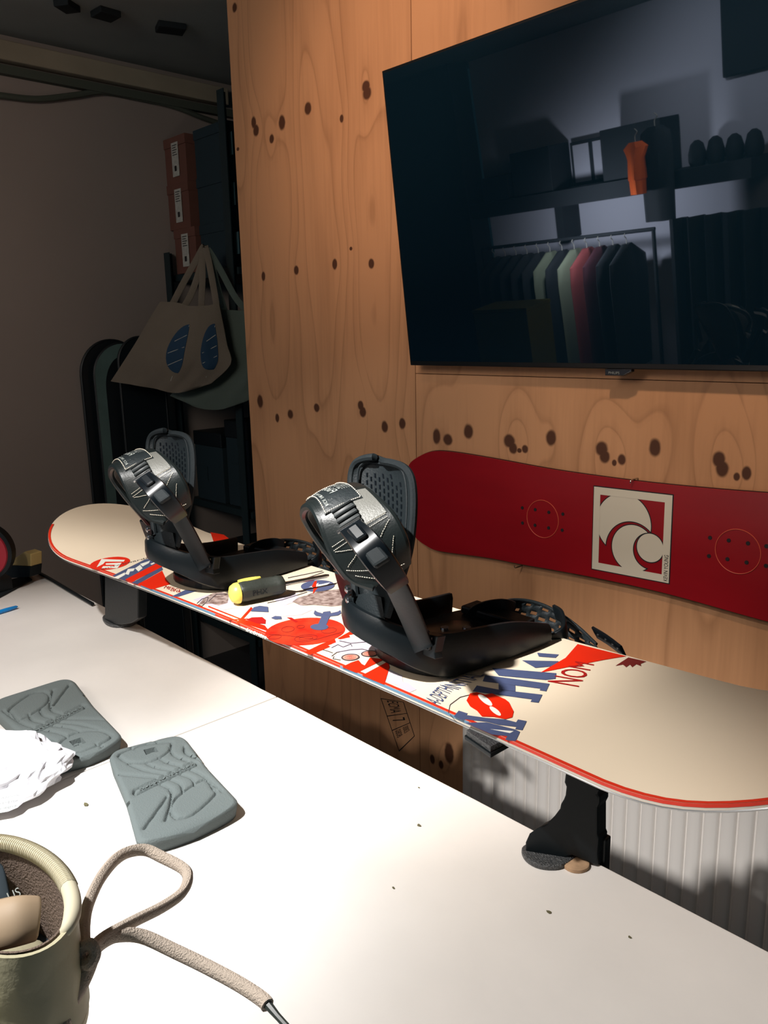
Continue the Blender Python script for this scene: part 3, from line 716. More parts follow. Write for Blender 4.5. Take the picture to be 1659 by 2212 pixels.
    mb.build('patch_lettering', M['print'], pad)
    # stitching
    mb = MB()
    def stitch(a_, b_, n):
        for i in range(n):
            t0, t1 = i/n, (i+.6)/n
            p = rb(a_[0]+(b_[0]-a_[0])*t0, a_[1]+(b_[1]-a_[1])*t0, .0058); q = rb(a_[0]+(b_[0]-a_[0])*t1, a_[1]+(b_[1]-a_[1])*t1, .0058)
            mb.tube([p, q], .0004, 4)
    for a_, b_, n in (((8.05, .04), (8.05, .96), 34), ((8.22, .04), (8.22, .96), 34), ((8.3, .05), (9.0, .55), 20), ((9.2, .1), (8.6, .6), 16), ((9.3, .05), (10.4, .5), 18), ((10.3, .3), (10.6, .9), 12), ((8.4, .95), (9.3, .55), 14), ((9.2, .9), (10.2, .7), 12), ((9.8, .1), (10.8, .3), 12)):
        stitch(a_, b_, n)
    off_ = .0072
    for a_, b_, n in (((4.65, .12), (4.65, .78), 18), ((6.85, .12), (6.85, .78), 18), ((4.65, .12), (6.85, .12), 22), ((4.65, .78), (6.85, .78), 22)):
        for i in range(n):
            t0, t1 = i/n, (i+.6)/n
            mb.tube([rb(a_[0]+(b_[0]-a_[0])*t, a_[1]+(b_[1]-a_[1])*t, off_) for t in (t0, t1)], .0006, 4)
    tag(mb.build('stitching', M['thread'], pad), kind='stuff')
    # ladder, buckle, arm
    lad = MB(); lp = [rb(7.0+.18*i, .40+.012*i, .009) for i in range(8)]
    wd = (rb(7.5, .7, .009)-rb(7.5, .2, .009)).normalized()
    lad.strap(lp, wd, .024, .003)
    lo = lad.build('ladder', M['ladder'], root, smooth=True, auto=45)
    for i in range(6):
        p = rb(7.0+.22*i, .40+.014*i, .0115); MB().tube([p-wd*.0125, p+wd*.0125], .0017, 6).build('ladder_tooth', M['ladder'], lo, smooth=True)
    bk = [PY(757, 1140, .530), PY(778, 1160, .524), PY(800, 1186, .522), PY(822, 1214, .528), PY(846, 1246, .540), PY(858, 1262, .552)]
    bu = MB().strap(catmull(bk, 4), wd, [.024+.006*math.sin(math.pi*i/20) for i in range(21)], .012).build('buckle', M['black_gloss'], root, smooth=True, auto=50)
    tn = (bk[2]-bk[1]).normalized(); nn_ = tn.cross(wd).normalized()
    if nn_.dot(CAM-bk[2]) < 0: nn_ = -nn_
    for i, (k, h_, m_) in enumerate(((1, .008, M['black_gloss']), (3, .011, M['black_matte']))):
        c_ = bk[k]+nn_*h_; MB().obox(c_, tn*.011, wd*(.009 if i else .007), nn_*.004).build('lever', m_, bu, bevel=.003)
    for k in (0, 4):
        MB().tube([bk[k]-wd*.014+nn_*.005, bk[k]+wd*.014+nn_*.005], .0022, 8).build('pin', M['steel'], bu, smooth=True)
    arm = [PY(846, 1246, .556), PY(868, 1290, .575), PY(890, 1340, .597), PY(908, 1384, .611), PY(917, 1402, .614)]
    MB().strap(catmull(arm, 4), Vector((.8, .2, .2)), .028, .005).build('strap_arm', M['black'], root, smooth=True, auto=50)
    arm = [PY(744, 1240, .632), PY(752, 1270, .645), PY(762, 1300, .66), PY(772, 1330, .67)]
    MB().strap(catmull(arm, 4), Vector((.8, .2, .2)), .026, .005).build('strap_arm', M['black'], root, smooth=True, auto=50)
    # ---------- toe strap: pierced cap standing off the far rail
    tp = [(1082, 1318, .845), (1092, 1330, .862), (1120, 1336, .88), (1160, 1346, .895), (1205, 1362, .905), (1250, 1386, .905), (1290, 1402, .895)]
    bt_ = [(1078, 1345, .842), (1090, 1362, .858), (1120, 1374, .876), (1160, 1384, .888), (1205, 1396, .898), (1248, 1410, .9), (1286, 1418, .893)]
    top_ = [(1092, 1299, .845), (1110, 1296, .868), (1140, 1298, .888), (1175, 1308, .902), (1212, 1328, .91), (1250, 1356, .912), (1288, 1392, .9)]
    rws = [[PY(*p) for p in bt_], [PY(*p) for p in tp], [PY(*p) for p in top_]]
    cols = [catmull([rws[r_][c] for r_ in range(3)], 6) for c in range(7)]
    nrow = len(cols[0]); g2 = [catmull([cols[c][r_] for c in range(7)], 6) for r_ in range(nrow)]
    ni, nj = len(g2), len(g2[0]); mb = MB(); vs = []; th = .0035
    for i in range(ni):
        for j in range(nj): vs.append(g2[i][j])
    # pierced sheet: hexagonal-ish openings left by skipping cells
    fs = []
    skip = set()
    for j in range(3, nj-3, 3):
        for i in range(1, ni-2, 3):
            skip.add((i + (1 if (j//3) % 2 else 0), j)); 
    for i in range(ni-1):
        for j in range(nj-1):
            if (i, j) in skip or ((i, j-1) in skip): continue
            fs.append((i*nj+j, i*nj+j+1, (i+1)*nj+j+1, (i+1)*nj+j))
    cap = mb.add(vs, fs).build('toe_strap', M['rubber'], root, smooth=True)
    so = cap.modifiers.new('solid', 'SOLIDIFY'); so.thickness = th; so.offset = 0
    MB().tube(g2[-1], .0026, 8).build('cap_rim', M['rubber'], cap, smooth=True)
    MB().tube(g2[0], .0026, 8).build('cap_rim', M['rubber'], cap, smooth=True)
    arm = catmull([PY(*p) for p in ((1012, 1352, .80), (1022, 1326, .80), (1045, 1312, .808), (1085, 1306, .83), (1110, 1312, .85))], 5)
    MB().strap(arm, Vector((.3, .3, -1)), .016, .005).build('toe_arm', M['black'], root, smooth=True, auto=50)
    arm = catmull([PY(*p) for p in ((1010, 1372, .765), (1060, 1385, .785), (1120, 1392, .81), (1180, 1388, .835), (1218, 1368, .855), (1216, 1335, .88), (1200, 1322, .895))], 5)
    MB().strap(arm, Vector((0, -.3, 1)), .022, .005).build('toe_ladder_arm', M['black'], root, smooth=True, auto=50)
    la = catmull([PY(*p) for p in ((1286, 1366, .91), (1306, 1378, .90), (1326, 1392, .89), (1346, 1408, .88))], 4)
    lo = MB().strap(la, Vector((0, -.5, .8)), .020, .004).build('toe_ladder', M['black_gloss'], root, smooth=True, auto=50)
    for k in (2, 5, 8, 10):
        MB().lathe(la[k]+Vector((0, -.0025, .001)), (0, -1, .3), [(0, .0022), (.0012, .0015)], 8).build('stud', M['steel'], lo)
    # low toe block between the rails
    MB().prism([Lc(*p) for p in ((-.07, .10, .0149), (-.07, .135, .0149), (.035, .13, .0149), (.04, .10, .0149))], (0, 0, .012)).build('toe_ramp', M['black'], root, bevel=.003)
    return root
b2 = make_binding(); b2['label'] = 'black snowboard binding on the cream board in front of the red snowboard, nearer to camera'
def copy_tree(o, parent=None):
    c = o.copy(); COL.objects.link(c); c.parent = parent
    for ch in list(o.children): copy_tree(ch, c)
    return c
bpy.context.view_layer.update()
b1 = copy_tree(b2); b1.location = b2.location + Vector((-.490, -.006, 0)); b1.rotation_euler.z = rad(11)
b1['label'] = 'black snowboard binding at the far left end of the cream board beside the screwdriver'
for o in (b1, b2): o['group'] = 'bindings on the cream snowboard'

# ================================================================== SCREWDRIVER
sa = PZ(503, 1283, zb+.0185); sb = PZ(612, 1262, zb+.0185); sb.z = sa.z
ax = (sb-sa).normalized(); Ls = (sb-sa).length
sd = empty('screwdriver', (sa.x, sa.y, zb), 'black gripped screwdriver with a yellow end cap lying on the cream board', 'screwdriver')
mb = MB().lathe(sa, ax, [(.008, .0165), (.018, .0178), (.045, .0172), (.07, .0165), (Ls-.012, .0172), (Ls, .0155)], 6)
mb.build('handle', M['olive'], sd, smooth=True, bevel=.004)
MB().lathe(sa, ax, [(-.005, .006), (-.002, .0125), (.004, .0158), (.0085, .0162)], 24).build('yellow_cap', M['yellow'], sd, smooth=True, auto=60)
upv = Vector((0, 0, 1)); sdv = ax.cross(upv)
MB().strap([sa+ax*(.012+.006*i)+upv*(.0152)-sdv*.006 for i in range(7)], sdv, [.006, .011, .013, .013, .012, .010, .005], .004).build('yellow_inlay', M['yellow'], sd, smooth=True)
mb = MB(); ff = lambda u, v: sa+ax*(.022+.03*u)+sdv*(.0163)+upv*(-.003+.008*v)
mb = MB(); text_mb(mb, 'PHX', lambda u, v: sa+ax*(.026+.024*u)-sdv*(-.0158)*(-1)*(-1)+upv*(-.004+.008*v)); mb.build('embossed_text', M['black_matte'], sd)
MB().lathe(sa, ax, [(Ls-.002, .0035), (Ls+.075, .0032), (Ls+.08, .002)], 12).build('blade', M['steel'], sd, smooth=True)

# ================================================================== SNOWBOARD VISES
def vise(dx, label, full=True):
    Y0 = .678
    root = empty('board_vise', (-.43+dx, Y0, bt), label, 'vise', 'black clamps holding up the cream board')
    P = [(1222, 1660), (1218, 1690), (1222, 1700), (1220, 1718), (1216, 1728), (1210, 1738), (1208, 1748), (1196, 1764), (1180, 1780), (1160, 1790), (1142, 1802), (1134, 1820), (1134, 1848), (1150, 1862), (1180, 1866), (1205, 1860), (1235, 1848), (1262, 1860),
         (1290, 1872), (1290, 1845), (1293, 1812), (1290, 1805), (1290, 1745), (1295, 1735), (1295, 1722), (1290, 1716), (1294, 1708), (1290, 1698), (1290, 1640)]
    pts = [PY(x, y, .650+(x-1130)/160*.040) + Vector((dx, 0, 0)) for x, y in P]
    zmax = zb - TH - .0155
    for p in pts: p.z = min(max(p.z, bt+.0005), zmax)
    if not full:
        pts = [PY(x, y, .655) for x, y in ((226, 1240), (226, 1340), (240, 1349), (262, 1350), (280, 1347), (298, 1336), (298, 1240))]
        for p in pts: p.z = min(max(p.z, bt+.0005), zmax)
    MB().prism(pts, (0, .019, 0)).build('upright', M['black'], root, bevel=.002)
    sole = [p+Vector((0, 0, -p.z+bt+.0004)) for p in catmull([PZ(x, y, bt) for x, y in ((223, 1336), (228, 1350), (250, 1357), (285, 1353), (300, 1343), (285, 1334), (250, 1330))], 4, True)] if not full else catmull([PZ(x, y, bt+.0004)+Vector((dx, 0, 0)) for x, y in ((1127, 1840), (1135, 1862), (1165, 1878), (1205, 1880), (1232, 1868), (1250, 1850), (1230, 1838), (1190, 1842), (1150, 1830))], 4, True)
    MB().prism(sole, (0, 0, .006)).build('sole', M['grit'], root, bevel=.0015)
    c = PZ(1232, 1869, bt)+Vector((dx, 0, 0)); c.z = bt
    if full:
        MB().lathe(c+Vector((.004, .004, 0)), (0, 0, 1), [(.0003, .0145), (.004, .0145), (.005, .012)], 24).build('cork_foot', M['cork'], root, smooth=True)
    cx_ = sum(p.x for p in pts[:3])/3 + .012
    pa = (MB().box((cx_-.02, Y0-.055, zmax-.0), (cx_+.032, Y0+.075, zmax+.0065)))
    pa.build('top_jaw', M['black'], root, bevel=.002)
    MB().box((cx_-.018, Y0-.052, zmax+.0068), (cx_+.030, Y0+.072, zb-TH-.0021)).build('rubber_pad', M['grit'], root, bevel=.001)
    MB().box((-.425+dx, .700, bt-.07), (-.412+dx, .712, bt+.03)).build('clamp_tongue', M['black'], root, bevel=.002)
    return root
vr = vise(0, 'black board clamp with a cork disc under its foot, right end of the bench')
vise(-1.085, 'black board clamp at the left end of the bench below the far binding', False)
pz = zb-TH-.0075
P = [PZ(x, y, pz) for x, y in ((1003, 1590), (1060, 1630), (1092, 1612), (1042, 1570))]
ja = MB().prism([P[0]+Vector((0,0,-.004)), P[1]+Vector((0,0,-.004)), P[2]+Vector((.0, .07, -.004)), P[3]+Vector((-.0, .07, -.004))], (0, 0, .005)).build('front_jaw', M['black'], vr, bevel=.0008)
MB().prism([P[0]+Vector((.002,.001,.0012)), P[1]+Vector((-.002,.002,.0012)), P[2]+Vector((.0, .068, .0012)), P[3]+Vector((-.0, .068, .0012))], (0, 0, .0058)).build('grit_surface', M['grit'], ja)
# ================================================================== FOAM FOOTBEDS
def footbed(corners, label, flip):
    """corners: far-left, far-right, near-right, near-left on the bench; embossed foam from a height field"""
    tl, tr_, br, bl = [PZ(x, y, bt+.020) for x, y in corners]
    fq = quad(bl, br, tr_, tl)                       # u across, v along
    root_loc = (tl+tr_+br+bl)/4; root_loc.z = bt
    NU, NV = 84, 150
    def half(v):                                     # outline half width and centre (0..1 units)
        e = 1.0
        if v > .86: e = math.sqrt(max(0, 1-((v-.86)/.14)**2))*.32+.68*(1-((v-.86)/.14)**6)
        if v < .12: e = math.sqrt(max(0, 1-((.12-v)/.12)**2))*.26+.74*(1-((.12-v)/.12)**6)
        return .5*e*(.93+.07*abs(v-.5)*2)
    # grooves given in (u, v) polylines, flip mirrors the shoe pattern
    G = [[(.12, .90), (.20, .80), (.45, .74), (.70, .80), (.80, .90)], [(.12, .90), (.2, .93), (.5, .95), (.8, .9)], [(.06, .70), (.25, .62), (.42, .55)], [(.20, .78), (.34, .66), (.52, .56)], [(.38, .75), (.46, .66), (.62, .57)],
         [(.55, .76), (.60, .68), (.72, .59)], [(.74, .84), (.72, .74), (.82, .62)], [(.15, .50), (.86, .60)], [(.15, .45), (.87, .55)], [(.15, .50), (.13, .47), (.15, .45)], [(.86, .60), (.9, .575), (.87, .55)],
         [(.40, .49), (.48, .40), (.44, .30), (.30, .14)], [(.10, .14), (.42, .34)], [(.52, .50), (.60, .42), (.58, .33)], [(.66, .51), (.74, .43), (.72, .35)], [(.78, .53), (.86, .42), (.92, .2)],
         [(.40, .12), (.38, .20), (.50, .30), (.84, .38), (.86, .26), (.84, .20), (.55, .10), (.40, .12)], [(.9, .80), (.86, .72), (.97, .58)], [(.30, .97), (.34, .93)], [(.62, .98), (.64, .93)]]
    def seg(pu, pv, a, b_):
        asp = 1.75
        ax_, ay = a[0], a[1]*asp; bx, by = b_[0], b_[1]*asp; px, py = pu, pv*asp
        dx, dy = bx-ax_, by-ay; t = max(0, min(1, ((px-ax_)*dx+(py-ay)*dy)/(dx*dx+dy*dy+1e-12)))
        return math.hypot(px-ax_-t*dx, py-ay-t*dy)
    GG = []
    for g in G:
        c = catmull([Vector((a, b_, 0)) for a, b_ in g], 3) if len(g) > 2 else [Vector((a, b_, 0)) for a, b_ in g]
        c = [(p.x, p.y) for p in c]
        for i in range(len(c)-1):
            a, b_ = c[i], c[i+1]; GG.append((a, b_, min(a[0], b_[0])-.04, max(a[0], b_[0])+.04, min(a[1], b_[1])-.03, max(a[1], b_[1])+.03))
    vs = []; fs = []
    for j in range(NV+1):
        v = j/NV; hw_ = half(v)
        # side notches
        nl = .035 if abs(v-.40) < .018 else 0; nr_ = .035 if abs(v-.66) < .018 else 0
        for i in range(NU+1):
            u = .5-hw_+nl + (2*hw_-nl-nr_)*i/NU
            uu, vv = (u, v) if not flip else (1-u, 1-v)
            h = .0205
            e = min(u-(.5-hw_), (.5+hw_)-u)
            h -= .004*max(0, 1-e/.05)**2
            ev = min(v, 1-v); h -= .005*max(0, 1-ev/.05)**2
            gd = 9
            for a, b_, x0, x1, y0, y1 in GG:
                if x0 <= uu <= x1 and y0 <= vv <= y1:
                    d = seg(uu, vv, a, b_)
                    if d < gd: gd = d
            h -= .0042*math.exp(-(gd/.010)**2)
            h += .0012*min(1, gd/.05)
            if .44 < uu < .58 and .82 < vv < .885: h -= .007
            if .49 < uu < .55 and .835 < vv < .86: h += .004
            if .18 < uu < .85 and abs(vv-(.475+.14*(uu-.15))) < .012 and int(uu*40) % 2: h += .0008
            p = fq(u, v); vs.append((p.x, p.y, bt+h))
    W_ = NU+1
    for j in range(NV):
        for i in range(NU): fs.append((j*W_+i, j*W_+i+1, (j+1)*W_+i+1, (j+1)*W_+i))
    # skirt and underside
    brd = [i for i in range(W_)] + [j*W_+NU for j in range(1, NV+1)] + [NV*W_+i for i in range(NU-1, -1, -1)] + [j*W_ for j in range(NV-1, 0, -1)]
    n0 = len(vs); cen = Vector((root_loc.x, root_loc.y, 0))
    for k in brd:
        p = Vector(vs[k]); q = Vector((p.x, p.y, 0)); q = cen+(q-cen)*.965; vs.append((q.x, q.y, bt+.0004))
    nb = len(brd)
    for k in range(nb): fs.append((brd[k], brd[(k+1) % nb], n0+(k+1) % nb, n0+k))
    fs.append(tuple(range(n0, n0+nb)))
    root = empty('foam_footbed', root_loc, label, 'footbed', 'grey foam footbeds lying on the bench')
    MB().add(vs, fs).build('foam_pad', M['eva'], root, smooth=True, auto=50)
    mb = MB(); 
    a_, b_ = ((.2, .482), (.84, .572)) if not flip else ((.8, .518), (.16, .428))
    dv = .028
    def f2(u, v):
        uu = a_[0]+(b_[0]-a_[0])*u; vv = a_[1]+(b_[1]-a_[1])*u + (v-.5)*dv*(1 if not flip else -1); p = fq(uu, vv); return Vector((p.x, p.y, bt+.0226))
    text_mb(mb, 'RIDE SNOWBOARDS', f2); mb.build('embossed_text', M['eva'], root)
footbed([(228, 1622), (392, 1582), (528, 1742), (300, 1836)], 'grey foam footbed nearest the camera on the white bench, heel window away', False)
footbed([(-32, 1516), (152, 1458), (275, 1600), (102, 1662)], 'grey foam footbed further back, partly behind the crumpled paper', True)

# ================================================================== CRUMPLED PAPER
c0 = PZ(0, 1690, bt); pc = Vector((c0.x-.03, c0.y-.055, bt))
vs = []; fs = []; NA, NB = 72, 22
OL = [PZ(x, y, bt+.02) for x, y in ((140, 1668), (128, 1708), (70, 1752), (0, 1788))]
for j in range(NB+1):
    ph = math.pi/2*j/NB
    for i in range(NA):
        a = 2*math.pi*i/NA
        rx, ry = .155, .10
        d = Vector((math.cos(a)*math.cos(ph), math.sin(a)*math.cos(ph), math.sin(ph)))
        q = Vector((math.cos(a), math.sin(a), 0))
        nval = noise.noise(Vector((d.x*2.2, d.y*2.2, d.z*2.2+5)))*.16 + abs(noise.noise(Vector((d.x*4, d.y*4, d.z*4))))*.14 + abs(noise.noise(Vector((d.x*9, d.y*9, d.z*9+2))))*.055
        rr = 1.0 + nval - .04
        x_ = d.x*rx*rr; y_ = d.y*ry*rr; c_, s_ = math.cos(rad(52)), math.sin(rad(52))
        vs.append((pc.x + x_*c_-y_*s_, pc.y + x_*s_+y_*c_, max(bt+.0006, bt + .012*math.cos(ph) + d.z*.055*rr)))
for j in range(NB):
    for i in range(NA): fs.append((j*NA+i, j*NA+(i+1) % NA, (j+1)*NA+(i+1) % NA, (j+1)*NA+i))
fs.append(tuple(range(NB*NA, (NB+1)*NA))); fs.append(tuple(range(NA))[::-1])
pap = empty('crumpled_paper', pc, 'crumpled white printed wrapping paper at the left edge beside the foam footbeds', 'paper')
MB().add(vs, fs).build('paper_sheet', M['paper'], pap, loc=None)
from mathutils.bvhtree import BVHTree
bv = BVHTree.FromPolygons([Vector(v) for v in vs], fs)
def onpaper(x, y):
    h_ = bv.ray_cast(CAM, ray(x, y).normalized()); return (h_[0] - ray(x, y).normalized()*.0012) if h_[0] else PZ(x, y, bt+.03)
mb = MB()
for k, t_ in enumerate(('non pacioiou', 'sur [no] sizes', 'Damneron')):
    y0_ = 1722+k*11
    text_mb(mb, t_, lambda u, v: onpaper(-6+46*u-k*2, y0_+7-7*v-9*u))
mb.build('printed_text', M['print'], pap)

# ================================================================== PEN, DISC AND CASE AT THE LEFT
pa_, pb = PZ(-60, 1340, bt+.005), PZ(42, 1309, bt+.005); d = (pb-pa_).normalized()
pen = empty('ballpoint_pen', (pa_.x, pa_.y, bt), 'bright blue ballpoint pen lying on the bench at the left edge', 'pen')
MB().lathe(pa_, d, [(0, .0036), (.005, .0045), ((pb-pa_).length-.03, .0045)], 12).build('barrel', M['penblue'], pen, smooth=True)
MB().lathe(pa_, d, [((pb-pa_).length-.0299, .0045), ((pb-pa_).length-.008, .0034), ((pb-pa_).length-.004, .001)], 12).build('tip', M['penblue'], pen, smooth=True)
q = PZ(0, 1262, bt)
cs = MB().prism([PZ(x, y, bt+.0006) for x, y in ((-160, 1300), (-160, 1375), (0, 1292), (70, 1254), (58, 1246)) ], (0, 0, .004)).build('dark_mat', M['black_matte'], None, bevel=.001, loc=(PZ(0, 1290, bt).x, PZ(0, 1290, bt).y, bt))
tag(cs, 'dark mat on the far left corner of the bench beneath the red roll', 'mat')
wc = PX(-42, 1196, -1.93)
wh = empty('felt_roll', (wc.x, wc.y, wc.z-.07), 'round red faced roll with a black rim at the far left', 'roll')
axw = Vector((.75, -.6, 0)).normalized()
MB().lathe(wc-axw*.03, axw, [(0, .05), (.002, .068), (.028, .068), (.03, .064)], 40).build('rim', M['black'], wh, smooth=True)
MB().lathe(wc, axw, [(.0002, .060), (.004, .058), (.006, .03), (.0065, .01)], 40).build('red_face', M['felt'], wh, smooth=True)
zbot = bt+.0052
MB().prism([wc+Vector((-.03, -.02, 0))+Vector((0, 0, zbot-wc.z)), wc+Vector((.03, -.045, zbot-wc.z)), wc+Vector((.0, .06, zbot-wc.z)), wc+Vector((-.06, .06, zbot-wc.z))], (0, 0, .028)).build('stand', M['black'], wh)
p = PZ(45, 1246, bt+.0052)
MB().prism([PY(x, y, p.y) for x, y in ((2, 1250), (64, 1246), (66, 1224), (4, 1220))], (-.008, .03, 0)).build('bracket', M['black_matte'], wh)
bb = MB().prism([PY(x, y, p.y) for x, y in ((26, 1221.5), (66, 1223.5), (66, 1197), (52, 1192), (28, 1208))], (-.008, .03, 0)).build('beige_block', M['beige'], None, bevel=.002, loc=tuple(PY(45, 1222, p.y)))
tag(bb, 'small beige plastic block beside the red roll', 'block')
pts = catmull([PZ(x, y, bt+.006) for x, y in ((30, 1224), (60, 1226), (88, 1240), (110, 1252))] + [PZ(150, 1276, bt+.006) + Vector((0, .0, 0)), PZ(200, 1305, bt+.006)], 6)
cb = MB().tube(pts, .0042, 8).build('power_cable', M['black'], None, smooth=True, loc=tuple(pts[0]))
tag(cb, 'thin black cable running along the back edge of the bench', 'cable')

# ================================================================== SNEAKER
zc = 1.0
def rg(z, cpx, rx, ry, n=48, ccx=None):
    return None
cc = PZ(-2, 1931, zc)
rX = (PZ(163, 1950, zc)-cc); rY = (PZ(2, 1814, zc)-cc)*.97
shoe = empty('sneaker', (cc.x, cc.y, bt), 'sage leather sneaker with cream ribbed collar close to the camera in the bottom left corner', 'sneaker')
def ringpts(z, k, sh=Vector((0, 0, 0)), n=56):
    return [Vector((cc.x, cc.y, z)) + sh + k*(math.cos(a)*Vector((rX.x, rX.y, 0)) + math.sin(a)*Vector((rY.x, rY.y, 0))) for a in [2*math.pi*i/n for i in range(n)]]
lv = [(1.0, .955), (.985, .99), (.965, 1.0), (.945, .985), (.925, .99), (.912, 1.01)]
# upper: lofted shell, collar down to the sole
def wr(z, a): return min(1, (1.0-z)/.03)*(.035*noise.noise(Vector((math.cos(a)*1.6, math.sin(a)*1.6, z*28))) + .02*noise.noise(Vector((math.cos(a)*4, math.sin(a)*4, z*60+3))))
gr = []
for (z, k) in [(1.0-.088*t/14, 0) for t in range(15)]:
    kk = .96 + .05*math.sin(min(1, (1.0-z)/.03)*math.pi/2) - .02*math.sin((1.0-z)/.088*math.pi)
    row = ringpts(z, 1.0)
    row = [Vector((cc.x, cc.y, z)) + (p-Vector((cc.x, cc.y, z)))*(kk+wr(z, 2*math.pi*i/56)) for i, p in enumerate(row)]
    gr.append(row+[row[0]])
MB().slab(gr, .004).build('upper', M['shoe'], shoe, smooth=True, auto=80)
MB().prism(ringpts(bt+.0004, 1.03), (0, 0, .012)).build('sole', M['collar'], shoe, bevel=.003)
nC = 240; cf = ringpts(zc, .965, n=nC)
iA = min(range(nC), key=lambda k: (cf[k]-PZ(150, 2004, zc)).length)
step = 1 if (cf[(iA+10) % nC]-CAM).length > (cf[iA-10]-CAM).length else -1
arc = [cf[(iA+step*k) % nC] for k in range(0, 150, 3)]
hk = [PZ(112, 2030, .986), PZ(130, 2024, .992)]
arc = catmull(hk + arc[::3], 4); na = len(arc)
MB().tube(arc, [.0020+.0052*min(1, k/12) for k in range(na)], 12).build('collar', M['collar'], shoe, smooth=True)
mb = MB()
for k in range(int(na*.28), na-2):
    for h_ in (0, .5):
        c_ = arc[k]*(1-h_)+arc[k+1]*h_; t = (arc[k+1]-arc[k-1]).normalized(); n1_ = Vector((t.y, -t.x, 0)).normalized(); n2_ = t.cross(n1_)
        mb.tube([c_ + (n1_*math.cos(a)+n2_*math.sin(a))*.0074 for a in [2*math.pi*q/12 for q in range(12)]], .0007, 4, closed=True)
tag(mb.build('collar_ribs', M['collar'], shoe, smooth=True), kind='stuff')
MB().prism([PZ(x, y, .972) + Vector((0, 0, 0)) for x, y in ((97, 2066), (103, 2070), (111, 2092), (108, 2096), (100, 2084))], (.002, -.002, 0)).build('scuff', M['shoein'], shoe) if False else None
gi = []
for t in range(10):
    z = 1.0-.085*t/9; row = [Vector((cc.x, cc.y, z)) + (p-Vector((cc.x, cc.y, z)))*(.90-.03*t/9) for p in ringpts(z, 1.0)]; gi.append(row+[row[0]])
MB().slab(gi, .002).build('mesh_lining', M['shoelin'], shoe, smooth=True, auto=80)
MB().prism([p for p in ringpts(bt+.014, .84)], (0, 0, .004)).build('insole', M['shoein'], shoe)
tg = [[PZ(x, y, z) for x, y, z in row] for row in (((-80, 2010, .985), (-20, 1998, .995), (40, 1990, 1.0), (84, 1985, .998)), ((-90, 1980, 1.0), (-20, 1962, 1.012), (40, 1948, 1.018), (90, 1942, 1.012)), ((-90, 1950, 1.012), (-20, 1938, 1.02), (40, 1925, 1.024), (88, 1930, 1.016)))]
tg = [[PZ(x, y, z) for x, y, z in row] for row in (((-80, 2075, .985), (-20, 2062, .990), (40, 2048, .992), (82, 2035, .990)), ((-90, 2010, 1.004), (-20, 1996, 1.010), (40, 1980, 1.014), (88, 1976, 1.008)), ((-90, 1955, 1.010), (-20, 1944, 1.016), (40, 1932, 1.020), (90, 1934, 1.012)))]
MB().slab([catmull(r_, 4) for r_ in tg], .006).build('tongue', M['tongue'], shoe, smooth=True, subsurf=1)
MB().slab([[PZ(-70, 1830, .985), PZ(-20, 1850, .99), PZ(10, 1862, .99)], [PZ(-70, 1900, .975), PZ(-20, 1920, .975), PZ(20, 1915, .975)], [PZ(-70, 1960, .97), PZ(0, 1960, .97), PZ(30, 1950, .97)]], .005).build('dark_insert', M['shoein'], shoe, smooth=True, subsurf=1)
q_ = quad(PZ(22, 1948, .9775), PZ(46, 1934, .9775), PZ(40, 1916, .9775), PZ(14, 1930, .9775)); mb = MB(); text_mb(mb, 'US', q_)
mb.build('size_print', M['print'], shoe)
# laces: loop, loose end, strand down the side, knot
lc = empty('shoelace', (PZ(190, 2060, .96).x, PZ(190, 2060, .96).y, .96)); lc.parent = shoe; lc.location = Vector(lc.location)-Vector(shoe.location)
bpy.context.view_layer.update()
l1 = catmull([PZ(*p) for p in ((184, 2062, .955), (182, 2000, .955), (192, 1950, .95), (222, 1890, .94), (262, 1848, .93), (310, 1836, .922), (350, 1852, .916), (395, 1876, .912), (406, 1898, .911), (392, 1930, .912), (350, 1960, .918), (290, 1990, .93), (228, 2024, .944), (196, 2052, .954))], 6)
MB().tube(l1, .0064, 10, flat=.85).build('lace', M['lace'], shoe, smooth=True)
l2 = catmull([PZ(*p) for p in ((196, 2056, .952), (230, 2030, .942), (262, 2020, .934), (310, 2024, .925), (380, 2056, .914), (450, 2090, .9085), (520, 2128, .9075), (568, 2160, .9075), (578, 2172, .9072))], 6)
MB().tube(l2, .0064, 10, flat=.85).build('lace', M['lace'], shoe, smooth=True)
MB().tube([PZ(575, 2166, .9072), PZ(600, 2196, .9050), PZ(640, 2240, .9045)], [.0042, .003, .0028], 8).build('lace_tip', M['lacetip'], shoe, smooth=True)
l3 = catmull([PZ(*p) for p in ((198, 2066, .952), (188, 2095, .945), (172, 2130, .938), (145, 2180, .93), (128, 2240, .92))], 6)
MB().tube(l3, .0072, 10).build('lace', M['lace'], shoe, smooth=True)
kp = [PZ(*p) for p in ((176, 2050, .962), (196, 2040, .968), (206, 2058, .962), (196, 2082, .955), (178, 2078, .952))]
MB().tube(catmull(kp, 5, True), .0052, 8, closed=True).build('knot', M['lace'], shoe, smooth=True)
bpy.data.objects.remove(lc)
# vamp and toe (they run down towards the camera, below the picture)
c3 = Vector((cc.x+.035, cc.y-.085, bt+.004)); vs = []; fs = []
for j in range(9):
    ph = math.pi/2*j/8
    for i in range(28):
        a = 2*math.pi*i/28; x_ = .062*math.cos(a)*math.cos(ph); y_ = .135*math.sin(a)*math.cos(ph)
        vs.append((c3.x+x_*.93+y_*-.37, c3.y+x_*.37+y_*.93, c3.z+.062*math.sin(ph)))
for j in range(8):
    for i in range(28): fs.append((j*28+i, j*28+(i+1) % 28, (j+1)*28+(i+1) % 28, (j+1)*28+i))
fs += [tuple(range(28))[::-1]]
MB().add(vs, fs).build('toe_box', M['shoe'], shoe, smooth=True)
